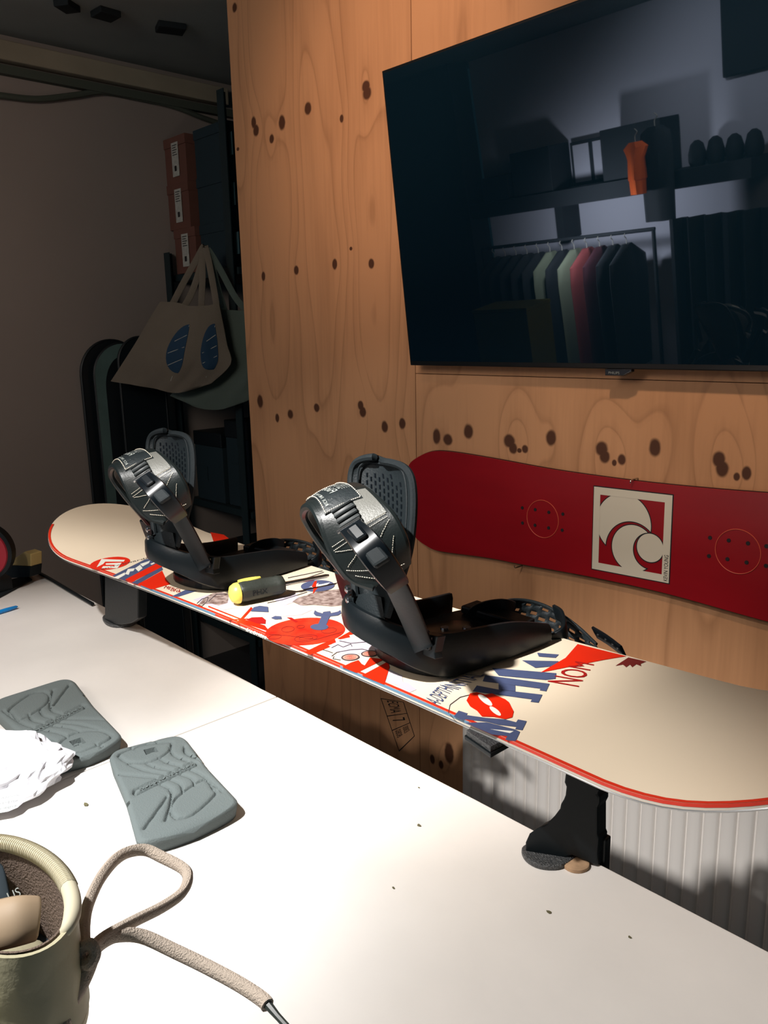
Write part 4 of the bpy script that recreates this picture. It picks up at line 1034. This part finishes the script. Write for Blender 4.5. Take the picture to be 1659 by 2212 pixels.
# a shoe of true size, raised on a small box close to the camera
KS = .58
shoe.scale = (KS, KS, KS); shoe.location = (round(cc.x*KS, 4), round(cc.y*KS, 4), 1.1395)
rz = empty('added_riser', (shoe.location.x, shoe.location.y, bt), 'plain card box added on the bench as support beneath the sage sneaker', 'box')
x_, y_ = shoe.location.x, shoe.location.y
MB().box((x_-.035, y_-.11, bt+.0004), (x_+.018, y_+.015, 1.1385)).build('box_body', M['boxbrown'], rz, bevel=.001)

# ================================================================== TELEVISION
tilt = rad(6.8); tu = Vector((0, -math.sin(tilt), math.cos(tilt))); tn = Vector((0, -math.cos(tilt), -math.sin(tilt)))
TX0, TX1, TB = -1.553, -.307, Vector((0, 1.55, 1.388)); THH = .7085
tv = empty('television', ((TX0+TX1)/2, TB.y, TB.z), 'large black flat television mounted on the plywood wall, reflecting a dark shop', 'television')
def tp_(x, h, d): return Vector((x, 0, 0)) + TB + tu*h + tn*d
MB().prism([tp_(TX0, 0, 0), tp_(TX1, 0, 0), tp_(TX1, THH, 0), tp_(TX0, THH, 0)], -tn*.034).build('housing', M['bezel'], tv, bevel=.002)
screen = mat('tv_glass', (.003, .012, .022, 1), .015, spec=.5, ior=1.9)
MB().prism([tp_(TX0+.006, .012, .0002), tp_(TX1-.006, .012, .0002), tp_(TX1-.006, THH-.006, .0002), tp_(TX0+.006, THH-.006, .0002)], tn*.0006).build('screen', screen, tv)
q0 = TB
lg = MB().prism([PY(x, y, 1.546) for x, y in ((1307, 797), (1307, 811), (1346, 812), (1364, 803), (1364, 797))], (0, .012, 0)).build('logo_tab', M['bezel'], tv, bevel=.0006)
mb = MB(); text_mb(mb, 'PHILIPS', quad(*[PY(x, y, 1.5452) for x, y in ((1314.5, 807.5), (1338, 808.5), (1338, 803), (1314.5, 802.5))])); mb.build('logo_text', M['print'], lg)
ol = [PY(x, y, 1.5455) for x, y in ((1310, 799.5), (1361, 799), (1362.5, 801.5), (1346, 810.5), (1310, 810))]
MB().tube(ol, .00055, 5).build('chrome_outline', M['steel'], lg)
MB().box((-1.1, 1.548, 1.60), (-.76, 1.5995, 1.90)).build('wall_mount', M['black_matte'], tv)

# ================================================================== RED SNOWBOARD ON THE WALL
rc = Vector((-.913, D-.020, 1.153))
tl_ = [PY(x, y, D-.02) for x, y in ((880, 1040), (882, 1007), (898, 990), (930, 976), (971, 976), (1060, 990), (1197, 1015), (1370, 1039), (1500, 1053), (1659, 1067))]
bl_ = [PY(x, y, D-.02) for x, y in ((882, 1110), (888, 1145), (899, 1163), (922, 1180), (951, 1191), (1052, 1205), (1125, 1219), (1269, 1245), (1370, 1270), (1659, 1338))]
lh = tl_ ; 
cenx = rc.x
topL = [p for p in tl_ if p.x < cenx+.02]; botL = [p for p in bl_ if p.x < cenx+.02]
zc_ = 1.153
ptop = [Vector((p.x, p.y, p.z)) for p in topL] + [Vector((2*cenx-p.x, p.y, p.z+.002)) for p in reversed(topL) if 2*cenx-p.x > cenx+.03]
pbot = [Vector((p.x, p.y, p.z)) for p in botL] + [Vector((2*cenx-p.x, p.y, p.z+.002)) for p in reversed(botL) if 2*cenx-p.x > cenx+.03]
outl = catmull(ptop + list(reversed(pbot)), 5, True)
rbd = empty('red_snowboard', rc, 'crimson snowboard hung level on the plywood wall with a white wave emblem', 'snowboard')
MB().prism(outl, (0, .006, 0)).build('base', M['redboard'], rbd, bevel=.001)
MB().tube([p+Vector((0, .0075, 0)) for p in outl], .0016, 6, closed=True).build('metal_edge', M['rededge'], rbd, smooth=True)
ZW = zz(860, 940, 2.0764)
def wp(pts, dy): return [PY(x, y, D-.0204-dy) for x, y in ZW(pts)]
def disc_in(cen_px, rpx, dy, n=40):
    return None
LF = quad(*wp([(870, 598), (1214, 664), (1232, 270), (880, 230)], 0))
def lf(u, v, dy): p = LF(u, v); return Vector((p.x, D-.0204-dy, p.z))
mb = MB(); mb.add([lf(-.012, -.012, 0), lf(1.012, -.012, 0), lf(1.012, 1.012, 0), lf(-.012, 1.012, 0)], [(0, 1, 2, 3)]); mb.build('emblem_outline', M['ink'], rbd)
def frame(mb, a, b_, dy):
    for (u0_, v0_, u1_, v1_) in ((a, a, 1-a, b_), (a, 1-b_, 1-a, 1-a), (a, b_, b_, 1-b_), (1-b_, b_, 1-a, 1-b_)):
        mb.add([lf(u0_, v0_, dy), lf(u1_, v0_, dy), lf(u1_, v1_, dy), lf(u0_, v1_, dy)], [(0, 1, 2, 3)])
mb = MB(); mb.add([lf(.085, .085, .0001), lf(.915, .085, .0001), lf(.915, .915, .0001), lf(.085, .915, .0001)], [(0, 1, 2, 3)]); mb.build('emblem_ground', M['redboard'], rbd)
def circ(cx_, cy_, r_, n=48, a0=0, a1=360): return [(cx_+r_*math.cos(rad(a0+(a1-a0)*i/(n if a1-a0 < 360 else n))), cy_+r_*math.sin(rad(a0+(a1-a0)*i/n))) for i in range(n+(1 if a1-a0 < 360 else 0))]
def crescent(c1, r1, c2, r2, n=60):
    """points of disc 1 not inside disc 2"""
    d = math.hypot(c2[0]-c1[0], c2[1]-c1[1]); a = math.degrees(math.atan2(c2[1]-c1[1], c2[0]-c1[0]))
    h = math.degrees(math.acos(max(-1, min(1, (r1*r1+d*d-r2*r2)/(2*r1*d))))); k = math.degrees(math.acos(max(-1, min(1, (r2*r2+d*d-r1*r1)/(2*r2*d)))))
    o_ = circ(c1[0], c1[1], r1, n, a+h, a+360-h); i_ = circ(c2[0], c2[1], r2, n, a+180+k, a+180-k)
    i_ = [(c2[0]+r2*math.cos(rad(a+180+k-2*k*t/n)), c2[1]+r2*math.sin(rad(a+180+k-2*k*t/n))) for t in range(n+1)]
    if math.hypot(o_[-1][0]-i_[0][0], o_[-1][1]-i_[0][1]) > math.hypot(o_[-1][0]-i_[-1][0], o_[-1][1]-i_[-1][1]): i_ = i_[::-1]
    return o_, i_
def add_cres(name, c1, r1, c2, r2, m, dy, grow=0):
    o_, i_ = crescent(c1, r1+grow, c2, r2-grow); n = len(o_); i_ = i_[::-1]
    vs = [lf(*p, dy) for p in o_]+[lf(*i_[min(len(i_)-1, k)], dy) for k in range(n)]
    MB().add(vs, [(k, k+1, n+k+1, n+k) for k in range(n-1)]).build(name, m, rbd)
C1, R1, C2, R2 = (.40, .60), .355, (.52, .30), .345
for m_, dy, gw in ((M['ink'], .0002, .012), (M['logo'], .0003, 0)):
    add_cres('big_wave', C1, R1, C2, R2, m_, dy, gw)
    add_cres('small_wave', (.54, .33), .275, (.755, .33), .215, m_, dy+.0002, gw)
    MB().add([lf(*p, dy+.0004) for p in circ(.755, .37, .165+gw)], [tuple(range(48))]).build('dot', m_, rbd)
mb = MB(); frame(mb, 0, .088, .0008); mb.build('emblem_frame', M['logo'], rbd)
mb = MB(); text_mb(mb, 'KEVIN YOUNG', lambda u, v: lf(.985-.05*v-.0, .02+.30*u, .0012)); mb.build('name_lettering', M['ink'], rbd)
def ring_c(cpx, rpx, parts):
    c_ = wp([cpx], 0)[0]; r_ = (wp([(cpx[0], cpx[1]-rpx)], 0)[0]-c_).length
    MB().tube([c_+Vector((r_*math.cos(a), -.0004, r_*math.sin(a))) for a in [2*math.pi*i/48 for i in range(48)]], .0009, 5, closed=True).build('disc_mark', M['ring'], rbd, smooth=True)
    for (x_, y_) in parts:
        p_ = wp([(x_, y_)], 0)[0]
        MB().lathe(p_+Vector((0, .0004, 0)), (0, -1, 0), [(0, .0042), (.0014, .0040), (.0014, .0026)], 14).build('insert', M['ink'], rbd)
ring_c((648, 376), 84, ((557, 326), (558, 394), (615, 334), (614, 404), (676, 346), (675, 416), (739, 354), (736, 426)))
ring_c((1523, 522), 100, ((1399, 460), (1394, 542), (1483, 472), (1477, 556), (1569, 485), (1563, 571), (1652, 498), (1650, 586)))
for i, ((x_, y_), lab) in enumerate((((1378, 1033), 'small steel hook above the red snowboard over its emblem'), ((1128, 1222), 'small steel hook under the red snowboard near its left end'))):
    p_ = PY(x_, y_, D-.0005); lo_ = -1 if i == 0 else 1
    o = MB().tube(catmull([p_, p_+Vector((0, -.024, 0)), p_+Vector((0, -.030, .002*lo_)), p_+Vector((0, -.031, .007*lo_))], 4), .0016, 8).build('board_hook', M['steel'], None, smooth=True, loc=tuple(p_))
    tag(o, lab, 'hook', 'hooks holding the red snowboard')

# ================================================================== BACK LEFT CORNER: SHELF, BOXES, BAGS, BOARDS
zs = PY(400, 590, 1.78).z
sh = empty('shelf_unit', (-3.0, 2.1, 0), 'dark teal steel shelf in the corner behind the plywood wall', 'shelf')
for (x_, y_, zt2) in ((-3.17, 1.745, PX(345, 545, -3.17).z), (-2.72, 1.76, 2.35), (-3.17, 2.75, 2.35), (-2.72, 2.75, 2.35)):
    MB().box((x_-.022, y_-.002, 0), (x_+.022, y_+.002, zt2)).build('post', M['shelfm'], sh)
    MB().box((x_-.022, y_+.0021, 0), (x_-.018, y_+.034, zt2)).build('post_flange', M['shelfm'], sh)
for z_ in (zs-.03, 1.28, .75, .2):
    MB().box((-3.19, 1.78, z_), (-2.70, 2.74, z_+.028)).build('shelf_board', M['shelfm'], sh, bevel=.002)
zt3 = [ (PY(355, 590, 1.78).z, 0)]
hs = .175; z0_ = zs+.0005
names = ['lowest brown shoebox of the stack on the corner shelf, behind the tote straps', 'middle brown shoebox of the stack on the corner shelf', 'top brown shoebox of the stack on the corner shelf']
for i in range(3):
    dx = .03 if i == 0 else 0
    za = z0_+i*(hs+.001); r_ = empty('shoebox', (-3.1, 1.95, za), names[i], 'box', 'brown shoeboxes on the corner shelf')
    MB().box((-3.195+dx, 1.785, za), (-3.03+dx, 2.13, za+hs-.036)).build('box_body', M['boxbrown'], r_)
    MB().box((-3.197+dx, 1.782, za+hs-.0355), (-3.028+dx, 2.133, za+hs)).build('lid', M['boxbrown'], r_)
    fx = -3.135+dx
    lb = MB().box((fx, 1.7805, za+.025), (fx+.052, 1.7817, za+hs-.022)).build('label', M['label'], r_)
    mb = MB()
    for k in range(5): mb.box((fx+.008, 1.7798, za+hs-.034-.009*k), (fx+.044-.008*(k % 2), 1.7803, za+hs-.031-.009*k))
    mb.box((fx+.018, 1.7798, za+.045), (fx+.034, 1.7803, za+.065)); mb.build('label_print', M['ink'], lb); lb.children[0]['kind'] = 'stuff'
for i, nm in enumerate(('lowest dark box beside the plywood edge on the corner shelf', 'middle dark box beside the plywood edge on the corner shelf', 'top dark box beside the plywood edge on the corner shelf')):
    za = z0_+i*(hs+.001); r_ = empty('dark_box', (-2.87, 2.0, za), nm, 'box', 'dark boxes on the corner shelf')
    MB().box((-2.985, 1.80, za), (-2.765, 2.15, za+hs-.036)).build('box_body', M['boxdark'], r_)
    MB().box((-2.988, 1.797, za+hs-.0355), (-2.762, 2.153, za+hs)).build('lid', M['boxdark'], r_)
    px = ((505, 545), (495, 420), (490, 322))[i]; p_ = PY(*px, 1.795)
    MB().box((p_.x-.02, 1.7942, za+.045), (p_.x+.04, 1.7958, za+.125)).build('label', M['label2'], r_)
# dark crates lower down
for i, (x0, x1, z_, h_, y_, nm) in enumerate(((-3.15, -2.95, 1.3085, .26, 1.80, 'dark crate on the middle shelf behind the tote bag'), (-2.93, -2.74, 1.3085, .20, 1.82, 'small dark box on the middle shelf near the plywood'),
        (-3.15, -2.93, .7785, .30, 1.80, 'black crate on the low shelf behind the far binding'), (-2.91, -2.74, .7785, .36, 1.81, 'black carton on the low shelf beside the plywood edge'), (-3.10, -2.78, .2285, .35, 1.80, 'black crate on the bottom shelf'))):
    r_ = empty('storage_crate', (x0, y_, z_), nm, 'crate')
    MB().box((x0, y_, z_), (x1, y_+.4, z_+h_*.8)).build('crate_body', M['boxdark'], r_, bevel=.004)
    MB().box((x0-.002, y_-.003, z_+h_*.8), (x1+.002, y_+.4, z_+h_)).build('lid', M['boardk'], r_, bevel=.003)
    MB().box((x0+.04, y_-.0045, z_+h_*.3), (x0+.10, y_-.001, z_+h_*.5)).build('label', M['boxdark'], r_)
# tote bags
def bagpt(px, py, bulge=0):
    # vertical plane running from the left wall towards the shelf end
    A_ = Vector((-3.12, 1.42, 0)); B_ = Vector((-2.70, 1.69, 0)); n = Vector(((B_-A_).y, -(B_-A_).x, 0)).normalized()
    d = ray(px, py); t = (A_-CAM).dot(n)/d.dot(n); return CAM + d*t + n*bulge
hookp = bagpt(436, 534, -.02)
def tote(name, label, rows_, handles, m, prints, bul, back):
    root = empty(name, hookp, label, 'bag')
    g1 = []
    nr2 = len(rows_)
    for k, row in enumerate(rows_):
        pts = [Vector((x, y, 0)) for x, y in row]; cm = catmull(pts, 4); t = k/(nr2-1)
        line_ = []
        for q_i, q in enumerate(cm):
            u = q_i/(len(cm)-1)
            b_ = bul*math.sin(math.pi*u)*math.sin(math.pi*(.15+.75*t)) + .018*noise.noise(Vector((q.x*.03, q.y*.012, 2)))
            line_.append(bagpt(q.x, q.y, b_+back))
        g1.append(line_)
    # refine rows
    cols = [catmull([g1[k][c] for k in range(nr2)], 4) for c in range(len(g1[0]))]
    grid = [[cols[c][r_] for c in range(len(cols))] for r_ in range(len(cols[0]))]
    body = MB().slab(grid, .004).build('bag_body', m, root, smooth=True, auto=80)
    Bk = Vector((-.36, -.37, 0)); n = Vector((.37, -.36, 0)).normalized()
    MB().slab([[p - n*(.012+.05*math.sin(math.pi*i/(len(row)-1))) for i, p in enumerate(row)] for row in grid], .004).build('back_panel', m, root, smooth=True, auto=80)
    for h_ in handles:
        pts = catmull([bagpt(x, y, b_) for x, y, b_ in h_], 5)
        MB().strap(pts, Vector((.36, .37, 0)), .024, .004).build('strap', m, root, smooth=True)
    return root, grid
rowsA = [[(362, 653), (400, 655), (425, 662), (462, 662), (487, 656)], [(340, 692), (390, 700), (430, 705), (470, 704), (498, 708)], [(310, 740), (370, 750), (420, 752), (470, 752), (505, 745)], [(282, 785), (345, 795), (405, 800), (455, 795), (512, 785)], [(256, 822), (315, 830), (360, 838), (405, 846), (470, 826)]]
tA, gA = tote('tote_bag', 'beige cotton tote bag with blue leaf prints hanging on the corner shelf', rowsA,
     [[(378, 658, .02), (400, 610, .01), (425, 560, 0), (438, 534, -.005), (442, 538, -.005), (432, 580, .0), (418, 630, .01), (404, 662, .02)], [(440, 664, .02), (440, 600, .01), (437, 560, .0), (440, 532, -.006), (450, 560, 0), (462, 610, .01), (473, 660, .02)]], M['cotton'], None, .05, .055)
def gp(g_, u, v, off):
    i = v*(len(g_)-1); j = u*(len(g_[0])-1); a = min(int(i), len(g_)-2); b_ = min(int(j), len(g_[0])-2); fa, fb = i-a, j-b_
    p = (g_[a][b_]*(1-fb)+g_[a][b_+1]*fb)*(1-fa) + (g_[a+1][b_]*(1-fb)+g_[a+1][b_+1]*fb)*fa
    return p + Vector((.37, -.36, 0)).normalized()*off
def leafpatch(cu, cv, ru, rv, half, name):
    n = 16; mb = MB(); rows2 = []
    for i in range(n+1):
        a = -math.pi/2+math.pi*i/n; w0 = -ru*math.cos(a); w1 = 0 if half else ru*math.cos(a)
        rows2.append([gp(gA, cu+w0+(w1-w0)*j/6, cv+rv*math.sin(a), .0032) for j in range(7)])
    return MB().slab(rows2, .0008).build(name, M['leafblue'], tA, smooth=True)
leafpatch(.54, .50, .19, .27, True, 'leaf_print'); leafpatch(.86, .50, .17, .28, True, 'leaf_print')
mb = MB()
for (cu, cv, ru) in ((.54, .5, .17), (.86, .5, .15)):
    for k in (-.13, 0, .13):
        mb.tube([gp(gA, cu-ru*(1-abs(k)*1.6), cv+k+.05, .0042), gp(gA, cu-.01, cv+k-.02, .0042)], .0012, 5)
    mb.tube([gp(gA, cu, cv-.26, .0042), gp(gA, cu, cv+.36, .0042)], .0012, 5)
mb.build('leaf_veins', M['label'], tA)
rowsB = [[(470, 668), (500, 670), (530, 672), (548, 676)], [(478, 730), (505, 735), (535, 738), (556, 738)], [(470, 800), (505, 808), (540, 806), (562, 800)], [(370, 850), (440, 868), (500, 862), (556, 842)], [(380, 858), (430, 882), (480, 884), (540, 862)]]
tB, gB = tote('tote_bag', 'dim grey tote bag hanging behind the leaf printed tote beside the plywood edge', rowsB, [[(478, 672, -.03), (465, 620, -.02), (452, 560, -.01), (446, 538, -.01), (470, 580, -.02), (500, 640, -.03), (526, 674, -.04)]], M['cotton2'], None, .01, -.012)
# snowboards leaning on the left wall
def leaning(X, y0, y1, ztop, m, rim, label):
    root = empty('leaning_snowboard', (X, (y0+y1)/2, 0), label, 'snowboard', 'boards stood against the left wall')
    yc = (y0+y1)/2; hw_ = (y1-y0)/2; pts = []
    for i in range(25):
        a = math.pi*i/24; pts.append((X, yc+hw_*math.cos(a), ztop-hw_*1.05+hw_*1.05*math.sin(a)))
    for i in range(13):
        a = math.pi*i/12; pts.append((X, yc-hw_*math.cos(a), .11-.105*math.sin(a)))
    MB().prism(pts, (.010, 0, 0)).build('deck', m, root)
    MB().tube([Vector(p)+Vector((.006, 0, 0)) for p in pts], .006, 6, closed=True).build('rim', rim, root, smooth=True)
    return root, pts
leaning(-3.188, PX(183, 900, -3.188).y, 1.60, PX(235, 735, -3.18).z, M['boardk'], M['boardk'], 'black snowboard standing against the left wall, leftmost')
r_, pts = leaning(-3.155, PX(212, 900, -3.15).y, 1.62, PX(262, 742, -3.15).z, M['boardk'], M['boardk'], 'snowboard with a pale grey green border standing against the left wall')
c_ = Vector((-3.155, sum(p[1] for p in pts)/len(pts), 0)); 
mb = MB(); n_ = len(pts); vs = []
yc = (max(p[1] for p in pts)+min(p[1] for p in pts))/2; zc2 = .7
for p in pts: vs.append((p[0]+.0115, p[1], p[2]))
for p in pts: vs.append((p[0]+.0115, yc+(p[1]-yc)*.66, p[2]-.05 if p[2] > .5 else p[2]+.05))
mb.add(vs, [(i, (i+1) % n_, n_+(i+1) % n_, n_+i) for i in range(n_)]).build('pale_border', M['boardg'], r_)
leaning(-3.12, PX(265, 900, -3.12).y, 1.66, PX(310, 728, -3.12).z, M['boardk'], M['boardk'], 'black snowboard standing nearest the shelf, behind the tote bag')

# ================================================================== SHOP SEEN MIRRORED IN THE SCREEN
K = -2.0
sw = MB().box((-4.12, K-.08, 0), (1.4, K, 2.53)).build('wall_front', M['shopwall']); sw['kind'] = 'structure'
sw = MB().box((-5.2, K+.05, 0), (-4.1, K+.25, 2.53)).build('wall_side', M['shopdark']); sw['kind'] = 'structure'
shs = empty('display_shelf', (-3.2, K, 1.5), 'dark wall shelf mirrored across the television screen', 'shelf')
MB().box((-4.05, K+.001, 1.50), (-2.05, K+.28, 1.60)).build('shelf_board', M['shopdark'], shs)
MB().box((-3.40, K+.001, 1.28), (-3.34, K+.2, 1.4995)).build('bracket', M['shopdark'], shs)
for i, (x0, x1, h_, nm) in enumerate(((-3.95, -3.72, .16, 'low dark box, leftmost on the mirrored shelf'), (-3.68, -3.36, .28, 'dark cabinet box in the mirrored shelf row'), (-2.98, -2.58, .30, 'large black box mirrored beside the orange garment'))):
    o = MB().box((x0, K+.02, 1.6005), (x1, K+.25, 1.6+h_)).build('display_box', M['shopdark'], None, bevel=.004, loc=(x0, K+.02, 1.6)); tag(o, nm, 'box')
fr_ = empty('picture_frame', (-3.15, K+.05, 1.6), 'pale picture frame standing on the mirrored shelf', 'frame')
MB().box((-3.33, K+.03, 1.6005), (-3.02, K+.05, 1.87)).build('frame', M['shopdark'], fr_)
for (x0, x1) in ((-3.31, -3.19), (-3.16, -3.04)): MB().box((x0, K+.051, 1.62), (x1, K+.054, 1.85)).build('picture', M['shopwall'], fr_)
for i in range(4):
    x0 = -2.42+.11*i; h_ = (.20, .24, .17, .22)[i]
    g_ = MB().lathe((x0, K+.14, 1.6005), (0, 0, 1), [(0, .040), (.03, .051), (.07, .050), (.10+h_*.1, .036), (.12+h_*.1, .012)], 16).build('dark_helmet', M['shopdark'], None, smooth=True, loc=(x0, K+.14, 1.6)); tag(g_, ('first', 'second', 'third', 'last')[i]+' dark rounded helmet from the left in the row on the mirrored shelf', 'helmet', 'helmets on the mirrored shelf')
def garment(x, y, ztop, zbot, w_, m, label, cat='jacket', grp=None, rot=90):
    root = empty('hanging_garment', (x, y, ztop), label, cat, grp)
    c_, s_ = math.cos(rad(rot)), math.sin(rad(rot))
    def P_(a, z, t): return Vector((x+a*c_-t*s_, y+a*s_+t*c_, z))
    prof = [(ztop, .05, .02), (ztop-.03, .10, .03), (ztop-.09, w_*.5, .035), (ztop-.2, w_*.52, .04), ((ztop+zbot)/2, w_*.5, .038), (zbot, w_*.48, .03)]
    vs = []; fs = []; n = 16
    for (z, a, t) in prof:
        for i in range(n): an = 2*math.pi*i/n; vs.append(P_(a*math.cos(an), z, t*math.sin(an)*(1+.3*math.cos(5*an))))
    for k in range(len(prof)-1):
        for i in range(n): fs.append((k*n+i, k*n+(i+1) % n, (k+1)*n+(i+1) % n, (k+1)*n+i))
    fs += [tuple(range(n)), tuple(range((len(prof)-1)*n, len(prof)*n))]
    MB().add(vs, fs).build('cloth', m, root, smooth=True)
    MB().tube(catmull([P_(0, ztop-.005, 0), P_(0, ztop+.03, 0), P_(.02, ztop+.05, 0), P_(0, ztop+.068, 0)], 4), .003, 6).build('hook', M['label'], root, smooth=True)
    return root
zr = 1.30
rail = empty('clothes_rail', (-3.5, K+.35, zr), 'black clothes rail mirrored in the middle of the screen', 'clothes rail')
MB().tube([(-3.95, K+.35, zr), (-2.60, K+.35, zr)], .012, 10).build('bar', M['shopdark'], rail, smooth=True)
for x_ in (-3.94, -2.61): MB().tube([(x_, K+.35, 0), (x_, K+.35, zr)], .012, 10).build('leg', M['shopdark'], rail, smooth=True)
cl = [M['shopdark']]*5 + [M['sagec'], M['shopdark'], M['sagec'], M['pinkc'], M['maroonc'], M['shopdark'], M['shopdark']]
lab_ = {5: 'pale green shirt, left of two on the mirrored rail', 7: 'pale green shirt next to the pink one on the mirrored rail', 8: 'pink shirt on the mirrored rail', 9: 'maroon shirt at the right of the pink one on the mirrored rail'}
for i in range(12):
    lb_ = lab_.get(i, 'black garment hanging on the mirrored clothes rail' if i < 5 or i == 6 else 'black garment right of the maroon shirt on the mirrored rail')
    garment(-3.84+.095*i, K+.35, zr-.068, .45, .42, cl[i], lb_, 'shirt', None if i in lab_ else 'black garments on the mirrored rail')
garment(-2.66, K+.30, 1.50, 1.30-.16, .30, M['shopdark'], 'black jacket hanging under the mirrored shelf', rot=20) if False else None
garment(-2.52, K+.42, 1.86, 1.35, .22, M['shopdark'], 'black jacket hung in front of the mirrored shelf', rot=10)
og = garment(-2.60, K+.50, 1.80, 1.52, .12, M['orange'], 'bright orange garment mirrored in the television', rot=20)
ob = empty('olive_carton', (-3.4, K+.6, 0), 'tall olive carton mirrored below the clothes rail', 'box')
MB().box((-3.55, K+.75, 0.001), (-3.12, K+1.0, .98)).build('carton_body', M['olivec'], ob, bevel=.004)
MB().box((-3.552, K+.748, .9805), (-3.118, K+1.002, 1.0)).build('flap', M['olivec'], ob)
bk_ = empty('dark_curtain', (-2.2, K+.5, 0), 'tall black draped stack mirrored at the right of the screen', 'curtain')
gC = [[Vector((-2.42+.75*j/24, K+.50+.03*math.sin(j*1.9), 1.36*i/6+.001)) for j in range(25)] for i in range(7)]
MB().slab(gC, .01).build('drape', M['shopdark'], bk_, smooth=True)
ps = MB().box((-2.30, K+.002, 2.03), (-2.02, K+.05, 2.5)).build('wall_speaker', M['shopdark'], None, bevel=.01, loc=(-2.16, K, 2.2)); tag(ps, 'black speaker box high on the wall, mirrored top right', 'speaker')
